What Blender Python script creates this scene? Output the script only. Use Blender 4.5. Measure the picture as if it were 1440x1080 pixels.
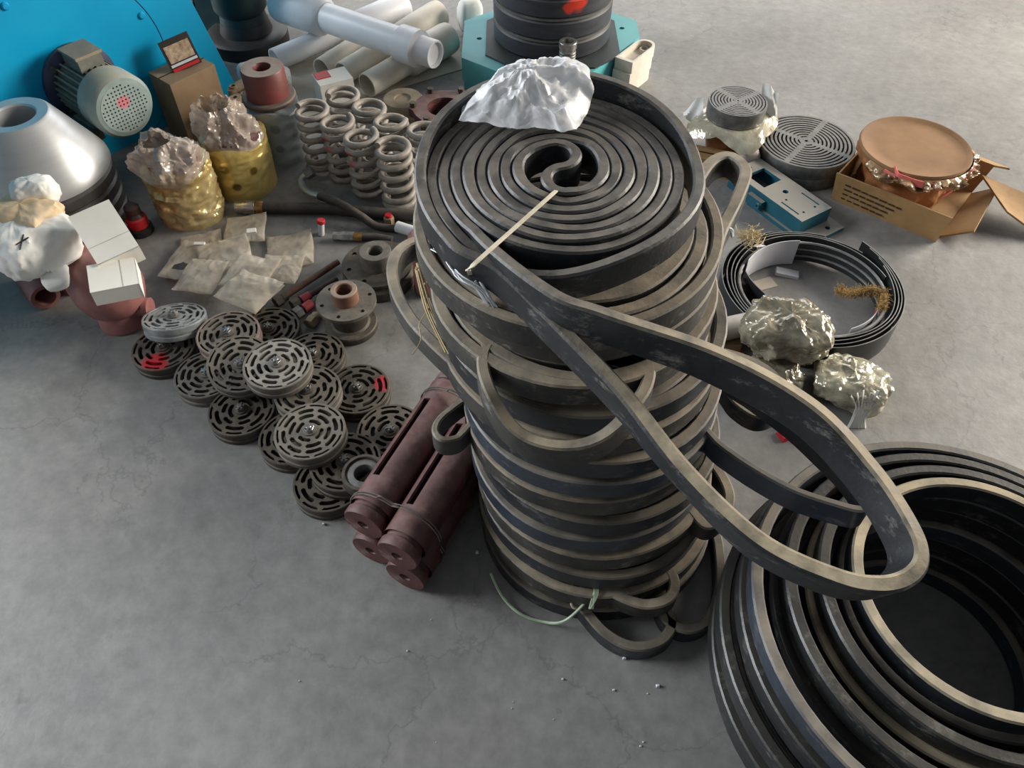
import bpy, bmesh, math, random
from mathutils import Vector, Matrix, Euler, noise
from mathutils.bvhtree import BVHTree
random.seed(11)
R = math.radians
PI = math.pi
for o in list(bpy.data.objects):
    bpy.data.objects.remove(o)
scene = bpy.context.scene
C = scene.collection

# ------------------------------------------------------------------ camera
CAM_H, PITCH, FPX = 1.5, R(50), 1100.0
cam = bpy.data.cameras.new('camera')
cam.sensor_width = 36.0
cam.lens = FPX / 1440 * 36
cam.clip_start = 0.02
camo = bpy.data.objects.new('camera', cam)
C.objects.link(camo)
camo.location = (0, 0, CAM_H)
camo.rotation_euler = (PI / 2 - PITCH, 0, 0)
scene.camera = camo

# ------------------------------------------------------------------ light
w = bpy.data.worlds.new('world')
scene.world = w
w.use_nodes = True
w.node_tree.nodes['Background'].inputs[0].default_value = (0.86, 0.90, 0.95, 1)
w.node_tree.nodes['Background'].inputs[1].default_value = 0.20


def area(name, loc, target, sx, sy, energy, col):
    l = bpy.data.lights.new(name, 'AREA')
    l.shape = 'RECTANGLE'
    l.size, l.size_y, l.energy, l.color = sx, sy, energy, col
    o = bpy.data.objects.new(name, l)
    C.objects.link(o)
    o.location = loc
    o.rotation_euler = (Vector(target) - Vector(loc)).to_track_quat('-Z', 'Y').to_euler()
    return o


# daylight through the window openings of the hall (see walls below)
area('window_light_right_offscreen', (5.85, 3.4, 2.3), (0, 2.0, 0.3), 3.4, 2.2, 760, (1.0, 0.91, 0.79))
area('window_light_left_offscreen', (-4.85, 2.2, 2.3), (-1.0, 1.4, 0.2), 3.4, 2.2, 520, (0.94, 0.97, 1.0))
area('window_light_back_offscreen', (0.6, 7.85, 2.7), (0.3, 1.5, 0.3), 6.4, 2.2, 180, (0.97, 0.98, 1.0))

scene.view_settings.view_transform = 'Standard'
scene.view_settings.look = 'None'
scene.view_settings.exposure = 0.0
scene.view_settings.gamma = 1.0
scene.view_settings.use_curve_mapping = False

# ------------------------------------------------------------------ pixel -> place
cP, sP = math.cos(PITCH), math.sin(PITCH)


def P(px, py, z=0.0):
    u, v = (px - 720) / FPX, (540 - py) / FPX
    d = Vector((u, cP + sP * v, -sP + cP * v))
    t = (z - CAM_H) / d.z
    return Vector((d.x * t, d.y * t, z))


def hz(p, py):
    v = (540 - py) / FPX
    return CAM_H + (v * p.y * cP - p.y * sP) / (cP + v * sP)


# ------------------------------------------------------------------ materials
def lin(c):
    return tuple(((x / 255) / 12.92 if x / 255 <= 0.04045 else ((x / 255 + 0.055) / 1.055) ** 2.4) for x in c)


MATS = {}


def mat(name, col, col2=None, rough=0.6, metal=0.0, scale=12.0, dust=None, dust_amt=0.0, bump=0.0, bscale=60.0,
        alpha=1.0, spot=None, powder=None, trans=0.0, rough2=None, dust_lo=0.35, detail=5.0, stretch=None, spec=0.5, scuff=0.0):
    """noise-mottled surface; dust settles on upward faces; spot=(centre, radius, colour) is a dab of paint"""
    if name in MATS:
        return MATS[name]
    m = bpy.data.materials.new(name)
    m.use_nodes = True
    nt = m.node_tree
    N, L = nt.nodes, nt.links
    b = N['Principled BSDF']
    tc = N.new('ShaderNodeTexCoord')
    src = tc.outputs['Object']
    if stretch:
        mp = N.new('ShaderNodeMapping')
        mp.inputs['Scale'].default_value = stretch
        L.new(src, mp.inputs['Vector'])
        src = mp.outputs['Vector']
    nz = N.new('ShaderNodeTexNoise')
    nz.inputs['Scale'].default_value = scale
    nz.inputs['Detail'].default_value = detail
    nz.inputs['Roughness'].default_value = 0.62
    L.new(src, nz.inputs['Vector'])
    rp = N.new('ShaderNodeValToRGB')
    rp.color_ramp.elements[0].position = 0.32
    rp.color_ramp.elements[1].position = 0.68
    c1 = lin(col)
    c2 = lin(col2) if col2 else tuple(x * 0.72 for x in c1)
    rp.color_ramp.elements[0].color = (*c2, 1)
    rp.color_ramp.elements[1].color = (*c1, 1)
    L.new(nz.outputs['Fac'], rp.inputs['Fac'])
    out = rp.outputs['Color']
    if spot:
        for (ctr, rad, scol) in spot:
            vm = N.new('ShaderNodeVectorMath')
            vm.operation = 'DISTANCE'
            vm.inputs[1].default_value = ctr
            L.new(tc.outputs['Object'], vm.inputs[0])
            ad = N.new('ShaderNodeMath')
            ad.operation = 'MULTIPLY_ADD'
            ad.inputs[1].default_value = rad * 0.9
            L.new(nz.outputs['Fac'], ad.inputs[0])
            L.new(vm.outputs['Value'], ad.inputs[2])
            mr = N.new('ShaderNodeMapRange')
            mr.inputs['From Min'].default_value = rad * 1.55
            mr.inputs['From Max'].default_value = rad * 1.15
            L.new(ad.outputs[0], mr.inputs['Value'])
            mx = N.new('ShaderNodeMixRGB')
            mx.inputs[2].default_value = (*lin(scol), 1)
            L.new(mr.outputs['Result'], mx.inputs[0])
            L.new(out, mx.inputs[1])
            out = mx.outputs[0]
    if scuff:
        mp2 = N.new('ShaderNodeMapping')
        mp2.inputs['Scale'].default_value = (1, 1, 2.2)
        L.new(tc.outputs['Object'], mp2.inputs['Vector'])
        n3 = N.new('ShaderNodeTexNoise')
        n3.inputs['Scale'].default_value = 17
        n3.inputs['Detail'].default_value = 9
        n3.inputs['Roughness'].default_value = 0.78
        L.new(mp2.outputs['Vector'], n3.inputs['Vector'])
        m3 = N.new('ShaderNodeMapRange')
        m3.inputs['From Min'].default_value = 0.55
        m3.inputs['From Max'].default_value = 0.72
        m3.inputs['To Max'].default_value = scuff
        L.new(n3.outputs['Fac'], m3.inputs['Value'])
        mx3 = N.new('ShaderNodeMixRGB')
        mx3.inputs[2].default_value = (*lin((176, 172, 164)), 1)
        L.new(m3.outputs['Result'], mx3.inputs[0])
        L.new(out, mx3.inputs[1])
        out = mx3.outputs[0]
    rin = None
    if dust_amt > 0:
        g = N.new('ShaderNodeNewGeometry')
        sx = N.new('ShaderNodeSeparateXYZ')
        L.new(g.outputs['Normal'], sx.inputs[0])
        mr = N.new('ShaderNodeMapRange')
        mr.inputs['From Min'].default_value = dust_lo
        mr.inputs['From Max'].default_value = 0.95
        L.new(sx.outputs['Z'], mr.inputs['Value'])
        n2 = N.new('ShaderNodeTexNoise')
        n2.inputs['Scale'].default_value = scale * 2.3
        n2.inputs['Detail'].default_value = 6
        L.new(tc.outputs['Object'], n2.inputs['Vector'])
        m2 = N.new('ShaderNodeMapRange')
        m2.inputs['From Min'].default_value = 0.33
        m2.inputs['From Max'].default_value = 0.62
        m2.inputs['To Min'].default_value = 0.35 * dust_amt
        m2.inputs['To Max'].default_value = dust_amt
        L.new(n2.outputs['Fac'], m2.inputs['Value'])
        mu = N.new('ShaderNodeMath')
        mu.operation = 'MULTIPLY'
        mu.use_clamp = True
        L.new(mr.outputs['Result'], mu.inputs[0])
        L.new(m2.outputs['Result'], mu.inputs[1])
        mx = N.new('ShaderNodeMixRGB')
        mx.inputs[2].default_value = (*lin(dust), 1)
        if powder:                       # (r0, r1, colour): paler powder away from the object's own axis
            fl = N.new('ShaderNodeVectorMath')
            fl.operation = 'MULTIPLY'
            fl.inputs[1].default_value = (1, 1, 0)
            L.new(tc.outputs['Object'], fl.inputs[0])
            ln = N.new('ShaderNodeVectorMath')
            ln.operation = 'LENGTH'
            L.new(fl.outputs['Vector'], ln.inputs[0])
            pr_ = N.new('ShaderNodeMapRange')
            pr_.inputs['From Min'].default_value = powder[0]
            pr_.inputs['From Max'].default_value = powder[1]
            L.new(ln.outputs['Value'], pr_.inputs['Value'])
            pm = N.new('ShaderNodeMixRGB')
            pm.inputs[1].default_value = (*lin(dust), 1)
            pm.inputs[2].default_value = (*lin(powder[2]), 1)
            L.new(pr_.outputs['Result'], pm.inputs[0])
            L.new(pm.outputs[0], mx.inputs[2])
        L.new(mu.outputs[0], mx.inputs[0])
        L.new(out, mx.inputs[1])
        out = mx.outputs[0]
        rr = N.new('ShaderNodeMapRange')
        rr.inputs['To Min'].default_value = rough
        rr.inputs['To Max'].default_value = 0.9
        L.new(mu.outputs[0], rr.inputs['Value'])
        rin = rr.outputs['Result']
    L.new(out, b.inputs['Base Color'])
    b.inputs['Roughness'].default_value = rough
    if rin:
        L.new(rin, b.inputs['Roughness'])
    elif rough2 is not None:
        rr = N.new('ShaderNodeMapRange')
        rr.inputs['From Min'].default_value = 0.3
        rr.inputs['From Max'].default_value = 0.7
        rr.inputs['To Min'].default_value = rough
        rr.inputs['To Max'].default_value = rough2
        L.new(nz.outputs['Fac'], rr.inputs['Value'])
        L.new(rr.outputs['Result'], b.inputs['Roughness'])
    b.inputs['Metallic'].default_value = metal
    b.inputs['Alpha'].default_value = alpha
    b.inputs['Specular IOR Level'].default_value = spec
    if trans:
        b.inputs['Transmission Weight'].default_value = trans
    if bump:
        nb = N.new('ShaderNodeTexNoise')
        nb.inputs['Scale'].default_value = bscale
        nb.inputs['Detail'].default_value = 4
        L.new(src, nb.inputs['Vector'])
        bp = N.new('ShaderNodeBump')
        bp.inputs['Strength'].default_value = bump
        bp.inputs['Distance'].default_value = 0.004
        L.new(nb.outputs['Fac'], bp.inputs['Height'])
        L.new(bp.outputs['Normal'], b.inputs['Normal'])
    MATS[name] = m
    return m


DUST = (150, 138, 120)
rubber = mat('belt_rubber', (50, 54, 60), (27, 29, 33), 0.36, scale=7, dust=(156, 144, 124), dust_amt=0.62, bump=0.12, bscale=120, stretch=(1, 1, 0.5), scuff=0.4)
rubber_dusty = mat('belt_rubber_dusty', (74, 72, 68), (40, 40, 40), 0.5, scale=9, dust=(160, 148, 128), dust_amt=0.9, bump=0.15, bscale=120, scuff=0.6)
rubber_blue = mat('belt_rubber_bluish', (60, 68, 80), (38, 42, 49), 0.33, scale=8, dust=(150, 140, 122), dust_amt=0.7, bump=0.1, bscale=120, scuff=0.3)
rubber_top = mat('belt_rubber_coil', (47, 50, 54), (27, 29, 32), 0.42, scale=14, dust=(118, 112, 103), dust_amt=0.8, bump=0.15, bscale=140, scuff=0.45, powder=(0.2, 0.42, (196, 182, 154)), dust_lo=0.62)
rubber_cream = mat('belt_rubber_cream_edge', (44, 48, 54), (28, 31, 36), 0.34, scale=7, dust=(200, 186, 158), dust_amt=1.0, bump=0.1, bscale=120, scuff=0.2)
rubber_hoop = mat('hoop_rubber', (46, 47, 48), (24, 25, 27), 0.36, scale=7, dust=(122, 116, 100), dust_amt=0.15, bump=0.1, bscale=120, scuff=0.35)
cast_grey = mat('cast_iron_grey', (112, 108, 101), (78, 74, 69), 0.6, 0.2, scale=30, dust=(134, 127, 115), dust_amt=0.5, bump=0.2, bscale=160)
cast_dark = mat('cast_iron_dark', (78, 73, 66), (48, 45, 41), 0.55, 0.2, scale=30, dust=(112, 103, 89), dust_amt=0.6, bump=0.2, bscale=160)
cast_light = mat('cast_iron_light', (158, 163, 165), (118, 124, 126), 0.45, 0.4, scale=30, dust=(150, 147, 140), dust_amt=0.3, bump=0.15, bscale=160)
cast_pale = mat('cast_iron_pale', (142, 140, 135), (104, 102, 98), 0.55, 0.25, scale=30, dust=(158, 154, 146), dust_amt=0.5, bump=0.2, bscale=160)
steel = mat('bright_steel', (196, 196, 194), (140, 140, 138), 0.3, 0.85, scale=50)
steel_dull = mat('dull_steel', (130, 130, 128), (96, 96, 95), 0.42, 0.65, scale=40, dust=(150, 146, 138), dust_amt=0.35)
brass = mat('plated_brass', (190, 150, 90), (130, 96, 50), 0.35, 0.8, scale=40)
red_paint = mat('maroon_primer', (102, 58, 56), (62, 37, 37), 0.48, 0.0, scale=18, dust=(134, 112, 108), dust_amt=0.55, bump=0.15, bscale=90, scuff=0.4)
red_paint_light = mat('red_primer', (160, 108, 104), (122, 80, 78), 0.38, 0.0, scale=10, dust=(176, 128, 118), dust_amt=0.3, bump=0.1)
blue_paint = mat('machine_blue_paint', (0, 166, 214), (0, 150, 202), 0.38, scale=2.2)
teal_paint = mat('teal_paint', (92, 176, 182), (76, 156, 164), 0.45, scale=6, dust=(122, 176, 176), dust_amt=0.4)
teal_dusty = mat('teal_paint_dusty', (34, 106, 124), (24, 80, 96), 0.5, scale=7, dust=(150, 146, 138), dust_amt=1.8, dust_lo=0.5)
motor_paint = mat('motor_grey_green', (150, 166, 162), (122, 138, 136), 0.5, scale=12, dust=(160, 150, 128), dust_amt=0.8)
motor_fin = mat('motor_fin_paint', (120, 122, 112), (90, 92, 86), 0.6, scale=20, dust=(150, 142, 122), dust_amt=0.7)
navy_paint = mat('motor_flange_navy', (64, 72, 104), (46, 50, 70), 0.5, scale=20, dust=(120, 116, 112), dust_amt=0.5)
aluminium = mat('machined_silver', (196, 198, 198), (178, 180, 182), 0.40, 0.55, scale=3, stretch=(1, 1, 8))
ring_dark = mat('cone_ring_dark', (92, 90, 88), (62, 61, 60), 0.5, 0.4, scale=12)
white_pvc = mat('white_pvc', (236, 238, 242), (220, 222, 226), 0.4, scale=5)
white_pvc_dusty = mat('white_pvc_dusty', (226, 220, 208), (204, 196, 182), 0.5, scale=9)
paper_white = mat('white_paper', (236, 236, 232), (222, 222, 216), 0.8, scale=14, bump=0.15, bscale=40)
paper_cream = mat('cream_cloth', (232, 212, 182), (204, 178, 140), 0.85, scale=10, bump=0.2, bscale=50)
card_white = mat('white_carton', (238, 237, 230), (226, 224, 214), 0.7, scale=8)
cardboard = mat('cardboard', (164, 130, 86), (138, 106, 66), 0.8, scale=10, bump=0.1, bscale=80)
cardboard_dusty = mat('cardboard_dusty', (160, 134, 106), (134, 110, 84), 0.85, scale=10)
ink = mat('dark_ink', (62, 46, 30), (44, 32, 22), 0.9)
pen = mat('pen_ink', (40, 44, 56), None, 0.8)
gold_foil = mat('gold_wrap', (226, 208, 156), (176, 148, 86), 0.24, 0.45, scale=9, bump=0.9, bscale=28, spec=0.8)
gold_foil2 = mat('gold_wrap_spotted', (206, 184, 100), (168, 142, 66), 0.3, 0.35, scale=9, bump=0.6, bscale=26, spec=0.8)
wrap_clear = mat('clear_film', (206, 196, 184), (176, 160, 146), 0.16, 0.0, scale=10, bump=0.8, bscale=30, alpha=0.55, spec=0.9)
bag_clear = mat('milky_polythene', (244, 246, 248), (232, 236, 240), 0.28, 0.0, scale=12, bump=0.35, bscale=60, alpha=0.6, spec=0.7)
film_grey = mat('grey_packing_film', (168, 176, 178), (142, 152, 154), 0.35, 0.0, scale=9, bump=0.35, bscale=30,
                spot=[((0.02, -0.084, 0.13), 0.016, (120, 128, 128)), ((0.02, -0.084, 0.06), 0.016, (120, 128, 128)), ((0.07, -0.05, 0.10), 0.016, (120, 128, 128))])
packet_film = mat('dusty_packet_film', (216, 207, 190), (184, 172, 154), 0.25, scale=14, bump=0.25, bscale=70, alpha=0.6, spec=0.9)
foil_silver = mat('silver_film', (222, 216, 192), (150, 144, 124), 0.18, 0.35, scale=14, bump=1.0, bscale=36, spec=0.9)
foil_grey = mat('smoky_film', (172, 164, 142), (104, 98, 84), 0.2, 0.25, scale=12, bump=0.9, bscale=34, spec=0.9)
brown_paper = mat('oiled_brown_paper', (156, 104, 62), (112, 68, 38), 0.5, scale=9, bump=0.35, bscale=50)
brown_lid = mat('brown_paper_lid', (142, 107, 70), (116, 84, 54), 0.75, scale=6, bump=0.12, bscale=30)
pink_tape = mat('pink_tape', (226, 120, 110), (206, 96, 90), 0.4)
red_plain = mat('bright_red', (206, 40, 48), (170, 28, 36), 0.5)
straw_m = mat('straw', (206, 188, 146), (168, 148, 106), 0.8, scale=40)
string_m = mat('plastic_string', (214, 206, 184), (186, 176, 150), 0.55, scale=60)
string_white = mat('white_string', (222, 226, 230), (196, 202, 208), 0.5, scale=60)
string_green = mat('pale_green_string', (178, 198, 170), (146, 164, 138), 0.55, scale=60)
wire_m = mat('binding_wire', (150, 140, 132), (100, 92, 86), 0.45, 0.6)
hose_m = mat('hose_rubber', (58, 54, 52), (40, 37, 36), 0.65, scale=20, dust=(110, 100, 92), dust_amt=0.6)
label_white = mat('white_label', (214, 216, 222), (196, 198, 206), 0.5)
black_belt_flat = mat('flat_belt_black', (44, 46, 48), (30, 31, 33), 0.35, scale=8, dust=(180, 180, 176), dust_amt=0.6)
fibre_m = mat('coarse_fibre', (170, 138, 82), (120, 92, 50), 0.9, scale=60)
tan_m = mat('rusty_tan', (150, 132, 106), (110, 92, 70), 0.7, scale=24, dust=(160, 146, 122), dust_amt=0.5, bump=0.2)
green_dark = mat('dark_green_paint', (28, 54, 54), (18, 34, 36), 0.5)
black_iron = mat('black_iron', (38, 36, 35), (24, 23, 22), 0.5)
drum_rubber = mat('drum_rubber', (62, 66, 74), (44, 47, 53), 0.45, scale=9, stretch=(1, 1, 6), dust=(120, 116, 108), dust_amt=0.4,
                  spot=[((0.075, -0.2, 0.205), 0.034, (222, 62, 40)), ((0.045, -0.205, 0.19), 0.022, (222, 62, 40))])
sheet_m = mat('dusty_sheet', (196, 188, 174), (170, 160, 146), 0.6, scale=7, bump=0.3, bscale=20)


def floor_material():
    m = bpy.data.materials.new('worn_concrete')
    m.use_nodes = True
    nt = m.node_tree
    N, L = nt.nodes, nt.links
    b = N['Principled BSDF']
    tc = N.new('ShaderNodeTexCoord')

    def nz(s, d, r=0.6):
        n = N.new('ShaderNodeTexNoise')
        n.inputs['Scale'].default_value = s
        n.inputs['Detail'].default_value = d
        n.inputs['Roughness'].default_value = r
        L.new(tc.outputs['Object'], n.inputs['Vector'])
        return n

    def ramp(src, p0, c0, p1, c1):
        r = N.new('ShaderNodeValToRGB')
        r.color_ramp.elements[0].position = p0
        r.color_ramp.elements[1].position = p1
        r.color_ramp.elements[0].color = (*c0, 1)
        r.color_ramp.elements[1].color = (*c1, 1)
        L.new(src, r.inputs['Fac'])
        return r.outputs['Color']

    def mix(kind, fac, a, bb):
        x = N.new('ShaderNodeMixRGB')
        x.blend_type = kind
        x.inputs[0].default_value = fac
        L.new(a, x.inputs[1])
        L.new(bb, x.inputs[2])
        return x.outputs[0]
    big = ramp(nz(1.6, 5, 0.65).outputs['Fac'], 0.3, lin((122, 121, 119)), 0.7, lin((148, 147, 145)))
    fine = ramp(nz(26, 8, 0.7).outputs['Fac'], 0.35, (0.80, 0.80, 0.80), 0.65, (1.05, 1.05, 1.04))
    col = mix('MULTIPLY', 1.0, big, fine)
    # hairline cracks: voronoi cell borders bent by noise, only in places
    wv = nz(3.0, 6)
    va = N.new('ShaderNodeMixRGB')
    va.inputs[0].default_value = 0.32
    L.new(tc.outputs['Object'], va.inputs[1])
    L.new(wv.outputs['Color'], va.inputs[2])
    vo = N.new('ShaderNodeTexVoronoi')
    vo.feature = 'DISTANCE_TO_EDGE'
    vo.inputs['Scale'].default_value = 3.4
    L.new(va.outputs[0], vo.inputs['Vector'])
    crack = ramp(vo.outputs['Distance'], 0.0, (0.72, 0.72, 0.72), 0.010, (1, 1, 1))
    gate = ramp(nz(1.1, 2).outputs['Fac'], 0.48, (1, 1, 1), 0.58, (0, 0, 0))
    mx = N.new('ShaderNodeMixRGB')
    mx.inputs[1].default_value = (1, 1, 1, 1)
    L.new(gate, mx.inputs[0])
    L.new(crack, mx.inputs[2])
    col = mix('MULTIPLY', 0.8, col, mx.outputs[0])
    # pale scuffs and a few dark stains
    scuff = ramp(nz(5.5, 9, 0.75).outputs['Fac'], 0.56, (0, 0, 0), 0.74, (0.07, 0.07, 0.065))
    col = mix('ADD', 1.0, col, scuff)
    stain = ramp(nz(9.0, 3).outputs['Fac'], 0.70, (1, 1, 1), 0.80, (0.6, 0.57, 0.55))
    col = mix('MULTIPLY', 1.0, col, stain)
    L.new(col, b.inputs['Base Color'])
    rr = N.new('ShaderNodeMapRange')
    rr.inputs['To Min'].default_value = 0.42
    rr.inputs['To Max'].default_value = 0.72
    L.new(nz(4, 6).outputs['Fac'], rr.inputs['Value'])
    L.new(rr.outputs['Result'], b.inputs['Roughness'])
    b.inputs['Specular IOR Level'].default_value = 0.4
    bp = N.new('ShaderNodeBump')
    bp.inputs['Strength'].default_value = 0.12
    bp.inputs['Distance'].default_value = 0.01
    L.new(nz(40, 6).outputs['Fac'], bp.inputs['Height'])
    L.new(bp.outputs['Normal'], b.inputs['Normal'])
    return m


# ------------------------------------------------------------------ mesh helpers
class MB:
    def __init__(self):
        self.V, self.F = [], []

    def add(self, vs, fs, M=None):
        n = len(self.V)
        for v in vs:
            v = Vector(v)
            self.V.append(M @ v if M else v)
        self.F += [tuple(i + n for i in f) for f in fs]
        return self

    def box(self, c, s, M=None, taper=1.0):
        x, y, z = (k / 2 for k in s)
        vs = [Vector((sx * x * (taper if sz > 0 else 1), sy * y * (taper if sz > 0 else 1), sz * z)) + Vector(c)
              for sz in (-1, 1) for sy in (-1, 1) for sx in (-1, 1)]
        fs = [(0, 2, 3, 1), (4, 5, 7, 6), (0, 1, 5, 4), (2, 6, 7, 3), (0, 4, 6, 2), (1, 3, 7, 5)]
        return self.add(vs, fs, M)

    def lathe(self, prof, seg=32, M=None, closed=False, cap0=False, cap1=False):
        n = len(prof)
        vs = [(r * math.cos(2 * PI * j / seg), r * math.sin(2 * PI * j / seg), z) for r, z in prof for j in range(seg)]
        fs = []
        for i in range(n if closed else n - 1):
            a, b = i * seg, ((i + 1) % n) * seg
            for j in range(seg):
                k = (j + 1) % seg
                fs.append((a + j, a + k, b + k, b + j))
        if cap0:
            fs.append(tuple(range(seg - 1, -1, -1)))
        if cap1:
            fs.append(tuple((n - 1) * seg + j for j in range(seg)))
        return self.add(vs, fs, M)

    def cyl(self, r, z0, z1, seg=24, M=None, ch=0.0):
        if ch:
            pr = [(r - ch, z0), (r, z0 + ch), (r, z1 - ch), (r - ch, z1)]
        else:
            pr = [(r, z0), (r, z1)]
        return self.lathe(pr, seg, M, cap0=True, cap1=True)

    def sweep(self, path, prof, closed=False, ups=None, scl=None):
        n, k = len(path), len(prof)
        vs = []
        for i, p in enumerate(path):
            a = path[(i - 1) % n] if (closed or i > 0) else p
            b = path[(i + 1) % n] if (closed or i < n - 1) else p
            t = (b - a)
            t = t.normalized() if t.length > 1e-9 else Vector((1, 0, 0))
            up = Vector(ups[i]) if ups else Vector((0, 0, 1))
            s = t.cross(up)
            s = s.normalized() if s.length > 1e-6 else Vector((1, 0, 0))
            u = s.cross(t).normalized()
            for q in prof:
                k_ = scl[i] if scl else (1, 1)
                vs.append(p + s * q[0] * k_[0] + u * q[1] * k_[1])
        fs = []
        for i in range(n if closed else n - 1):
            a, b = i * k, ((i + 1) % n) * k
            for j in range(k):
                l = (j + 1) % k
                fs.append((a + j, b + j, b + l, a + l))
        if not closed:
            fs.append(tuple(range(k)))
            fs.append(tuple((n - 1) * k + j for j in range(k - 1, -1, -1)))
        return self.add(vs, fs)

    def tube(self, path, r, seg=8, closed=False):
        prof = [(r * math.cos(2 * PI * j / seg), r * math.sin(2 * PI * j / seg)) for j in range(seg)]
        ups = None
        path = [Vector(p) for p in path]
        if all(abs((path[min(i + 1, len(path) - 1)] - path[max(i - 1, 0)]).normalized().z) > 0.9 for i in range(len(path))):
            ups = [(0, 1, 0)] * len(path)
        return self.sweep(path, prof, closed, ups)

    def plate(self, outer, holes, z0, z1, M=None, sides=True):
        """flat plate with through holes: loops are lists of (x, y)"""
        bm = bmesh.new()
        loops = [outer] + holes
        edges = []
        for lp in loops:
            vv = [bm.verts.new((x, y, z1)) for x, y in lp]
            for i in range(len(vv)):
                edges.append(bm.edges.new((vv[i], vv[(i + 1) % len(vv)])))
        bmesh.ops.triangle_fill(bm, use_beauty=True, use_dissolve=False, edges=edges, normal=(0, 0, 1))
        bm.verts.index_update()
        vs = [v.co.copy() for v in bm.verts]
        fs = []
        for f in bm.faces:
            ids = [v.index for v in f.verts]
            if f.normal.z < 0:
                ids.reverse()
            fs.append(tuple(ids))
        bm.free()
        self.add(vs, fs, M)
        self.add([(v.x, v.y, z0) for v in vs], [tuple(reversed(f)) for f in fs], M)
        if sides:
            for q, lp in enumerate(loops):
                ar = sum(lp[i][0] * lp[(i + 1) % len(lp)][1] - lp[(i + 1) % len(lp)][0] * lp[i][1] for i in range(len(lp)))
                n = len(lp)
                vs2 = [(x, y, z0) for x, y in lp] + [(x, y, z1) for x, y in lp]
                ccw = (ar > 0) == (q == 0)
                f2 = []
                for i in range(n):
                    j = (i + 1) % n
                    f2.append((i, j, n + j, n + i) if ccw else (j, i, n + i, n + j))
                self.add(vs2, f2, M)
        return self

    def grid(self, fn, nu, nv, M=None, wrap=False):
        vs = [fn(i / nu, j / nv) for i in range(nu if wrap else nu + 1) for j in range(nv + 1)]
        fs = []
        for i in range(nu):
            i2 = (i + 1) % nu if wrap else i + 1
            for j in range(nv):
                fs.append((i * (nv + 1) + j, i2 * (nv + 1) + j, i2 * (nv + 1) + j + 1, i * (nv + 1) + j + 1))
        return self.add(vs, fs, M)

    def mesh(self, name, smooth=38):
        me = bpy.data.meshes.new(name)
        me.from_pydata([tuple(v) for v in self.V], [], self.F)
        me.validate()
        if smooth:
            me.shade_smooth()
            me.set_sharp_from_angle(angle=R(smooth))
        return me

    def part(self, name, m, parent, smooth=38, world=False):
        if world:
            off = parent.location
            self.V = [v - off for v in self.V]
        o = bpy.data.objects.new(name, self.mesh(name, smooth))
        o.data.materials.append(m)
        C.objects.link(o)
        o.parent = parent
        return o

    def thing(self, name, m, label, cat, group=None, smooth=38):
        """one-mesh thing built in world coordinates; origin moved to its base"""
        xs = [v.x for v in self.V]
        ys = [v.y for v in self.V]
        off = Vector(((min(xs) + max(xs)) / 2, (min(ys) + max(ys)) / 2, min(v.z for v in self.V)))
        self.V = [v - off for v in self.V]
        o = bpy.data.objects.new(name, self.mesh(name, smooth))
        o.data.materials.append(m)
        C.objects.link(o)
        o.location = off
        tag(o, label, cat, group)
        return o


def tag(o, label, cat, group=None, kind=None):
    o['label'], o['category'] = label, cat
    if group:
        o['group'] = group
    if kind:
        o['kind'] = kind
    return o


def thing(name, label, cat, loc=(0, 0, 0), rot=(0, 0, 0), group=None):
    o = bpy.data.objects.new(name, None)
    C.objects.link(o)
    o.empty_display_size = 0.05
    o.location = loc
    o.rotation_euler = rot
    return tag(o, label, cat, group)


def dup(root, loc, rot, label=None, group=None):
    r = root.copy()
    C.objects.link(r)
    r.location, r.rotation_euler = loc, rot
    if label:
        r['label'] = label
    if group:
        r['group'] = group
    for ch in list(root.children):
        c = ch.copy()
        C.objects.link(c)
        c.parent = r
        for g in list(ch.children):
            d = g.copy()
            C.objects.link(d)
            d.parent = c
    return r


def struct(name, mb, m, smooth=0):
    o = bpy.data.objects.new(name, mb.mesh(name, smooth))
    o.data.materials.append(m)
    C.objects.link(o)
    o['kind'] = 'structure'
    return o


def catmull(pts, n=8, closed=False):
    pts = [Vector(p) for p in pts]
    out = []
    m = len(pts)
    for i in range(m if closed else m - 1):
        g = lambda k: pts[k % m] if closed else pts[max(0, min(m - 1, k))]
        p0, p1, p2, p3 = g(i - 1), g(i), g(i + 1), g(i + 2)
        for k in range(n):
            t = k / n
            out.append(0.5 * ((2 * p1) + (p2 - p0) * t + (2 * p0 - 5 * p1 + 4 * p2 - p3) * t * t + (3 * p1 - p0 - 3 * p2 + p3) * t ** 3))
    if not closed:
        out.append(pts[-1])
    return out


def circ(r, n=32, c=(0, 0), a0=0.0):
    return [(c[0] + r * math.cos(a0 + 2 * PI * i / n), c[1] + r * math.sin(a0 + 2 * PI * i / n)) for i in range(n)]


def arc_slot(r, hw, a0, a1, n=7):
    """slot along an arc with rounded ends"""
    pts = [((r + hw) * math.cos(a0 + (a1 - a0) * i / n), (r + hw) * math.sin(a0 + (a1 - a0) * i / n)) for i in range(n + 1)]
    e = a1 + hw * 0.8 / r
    pts.append((r * math.cos(e), r * math.sin(e)))
    pts += [((r - hw) * math.cos(a1 + (a0 - a1) * i / n), (r - hw) * math.sin(a1 + (a0 - a1) * i / n)) for i in range(n + 1)]
    e = a0 - hw * 0.8 / r
    pts.append((r * math.cos(e), r * math.sin(e)))
    return pts


def Rz(a):
    return Matrix.Rotation(a, 4, 'Z')


def T(v):
    return Matrix.Translation(Vector(v))


def along(p, d, roll=0.0):
    """matrix whose local z runs from p along d"""
    d = Vector(d).normalized()
    q = d.to_track_quat('Z', 'Y')
    return T(p) @ q.to_matrix().to_4x4() @ Rz(roll)


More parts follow.
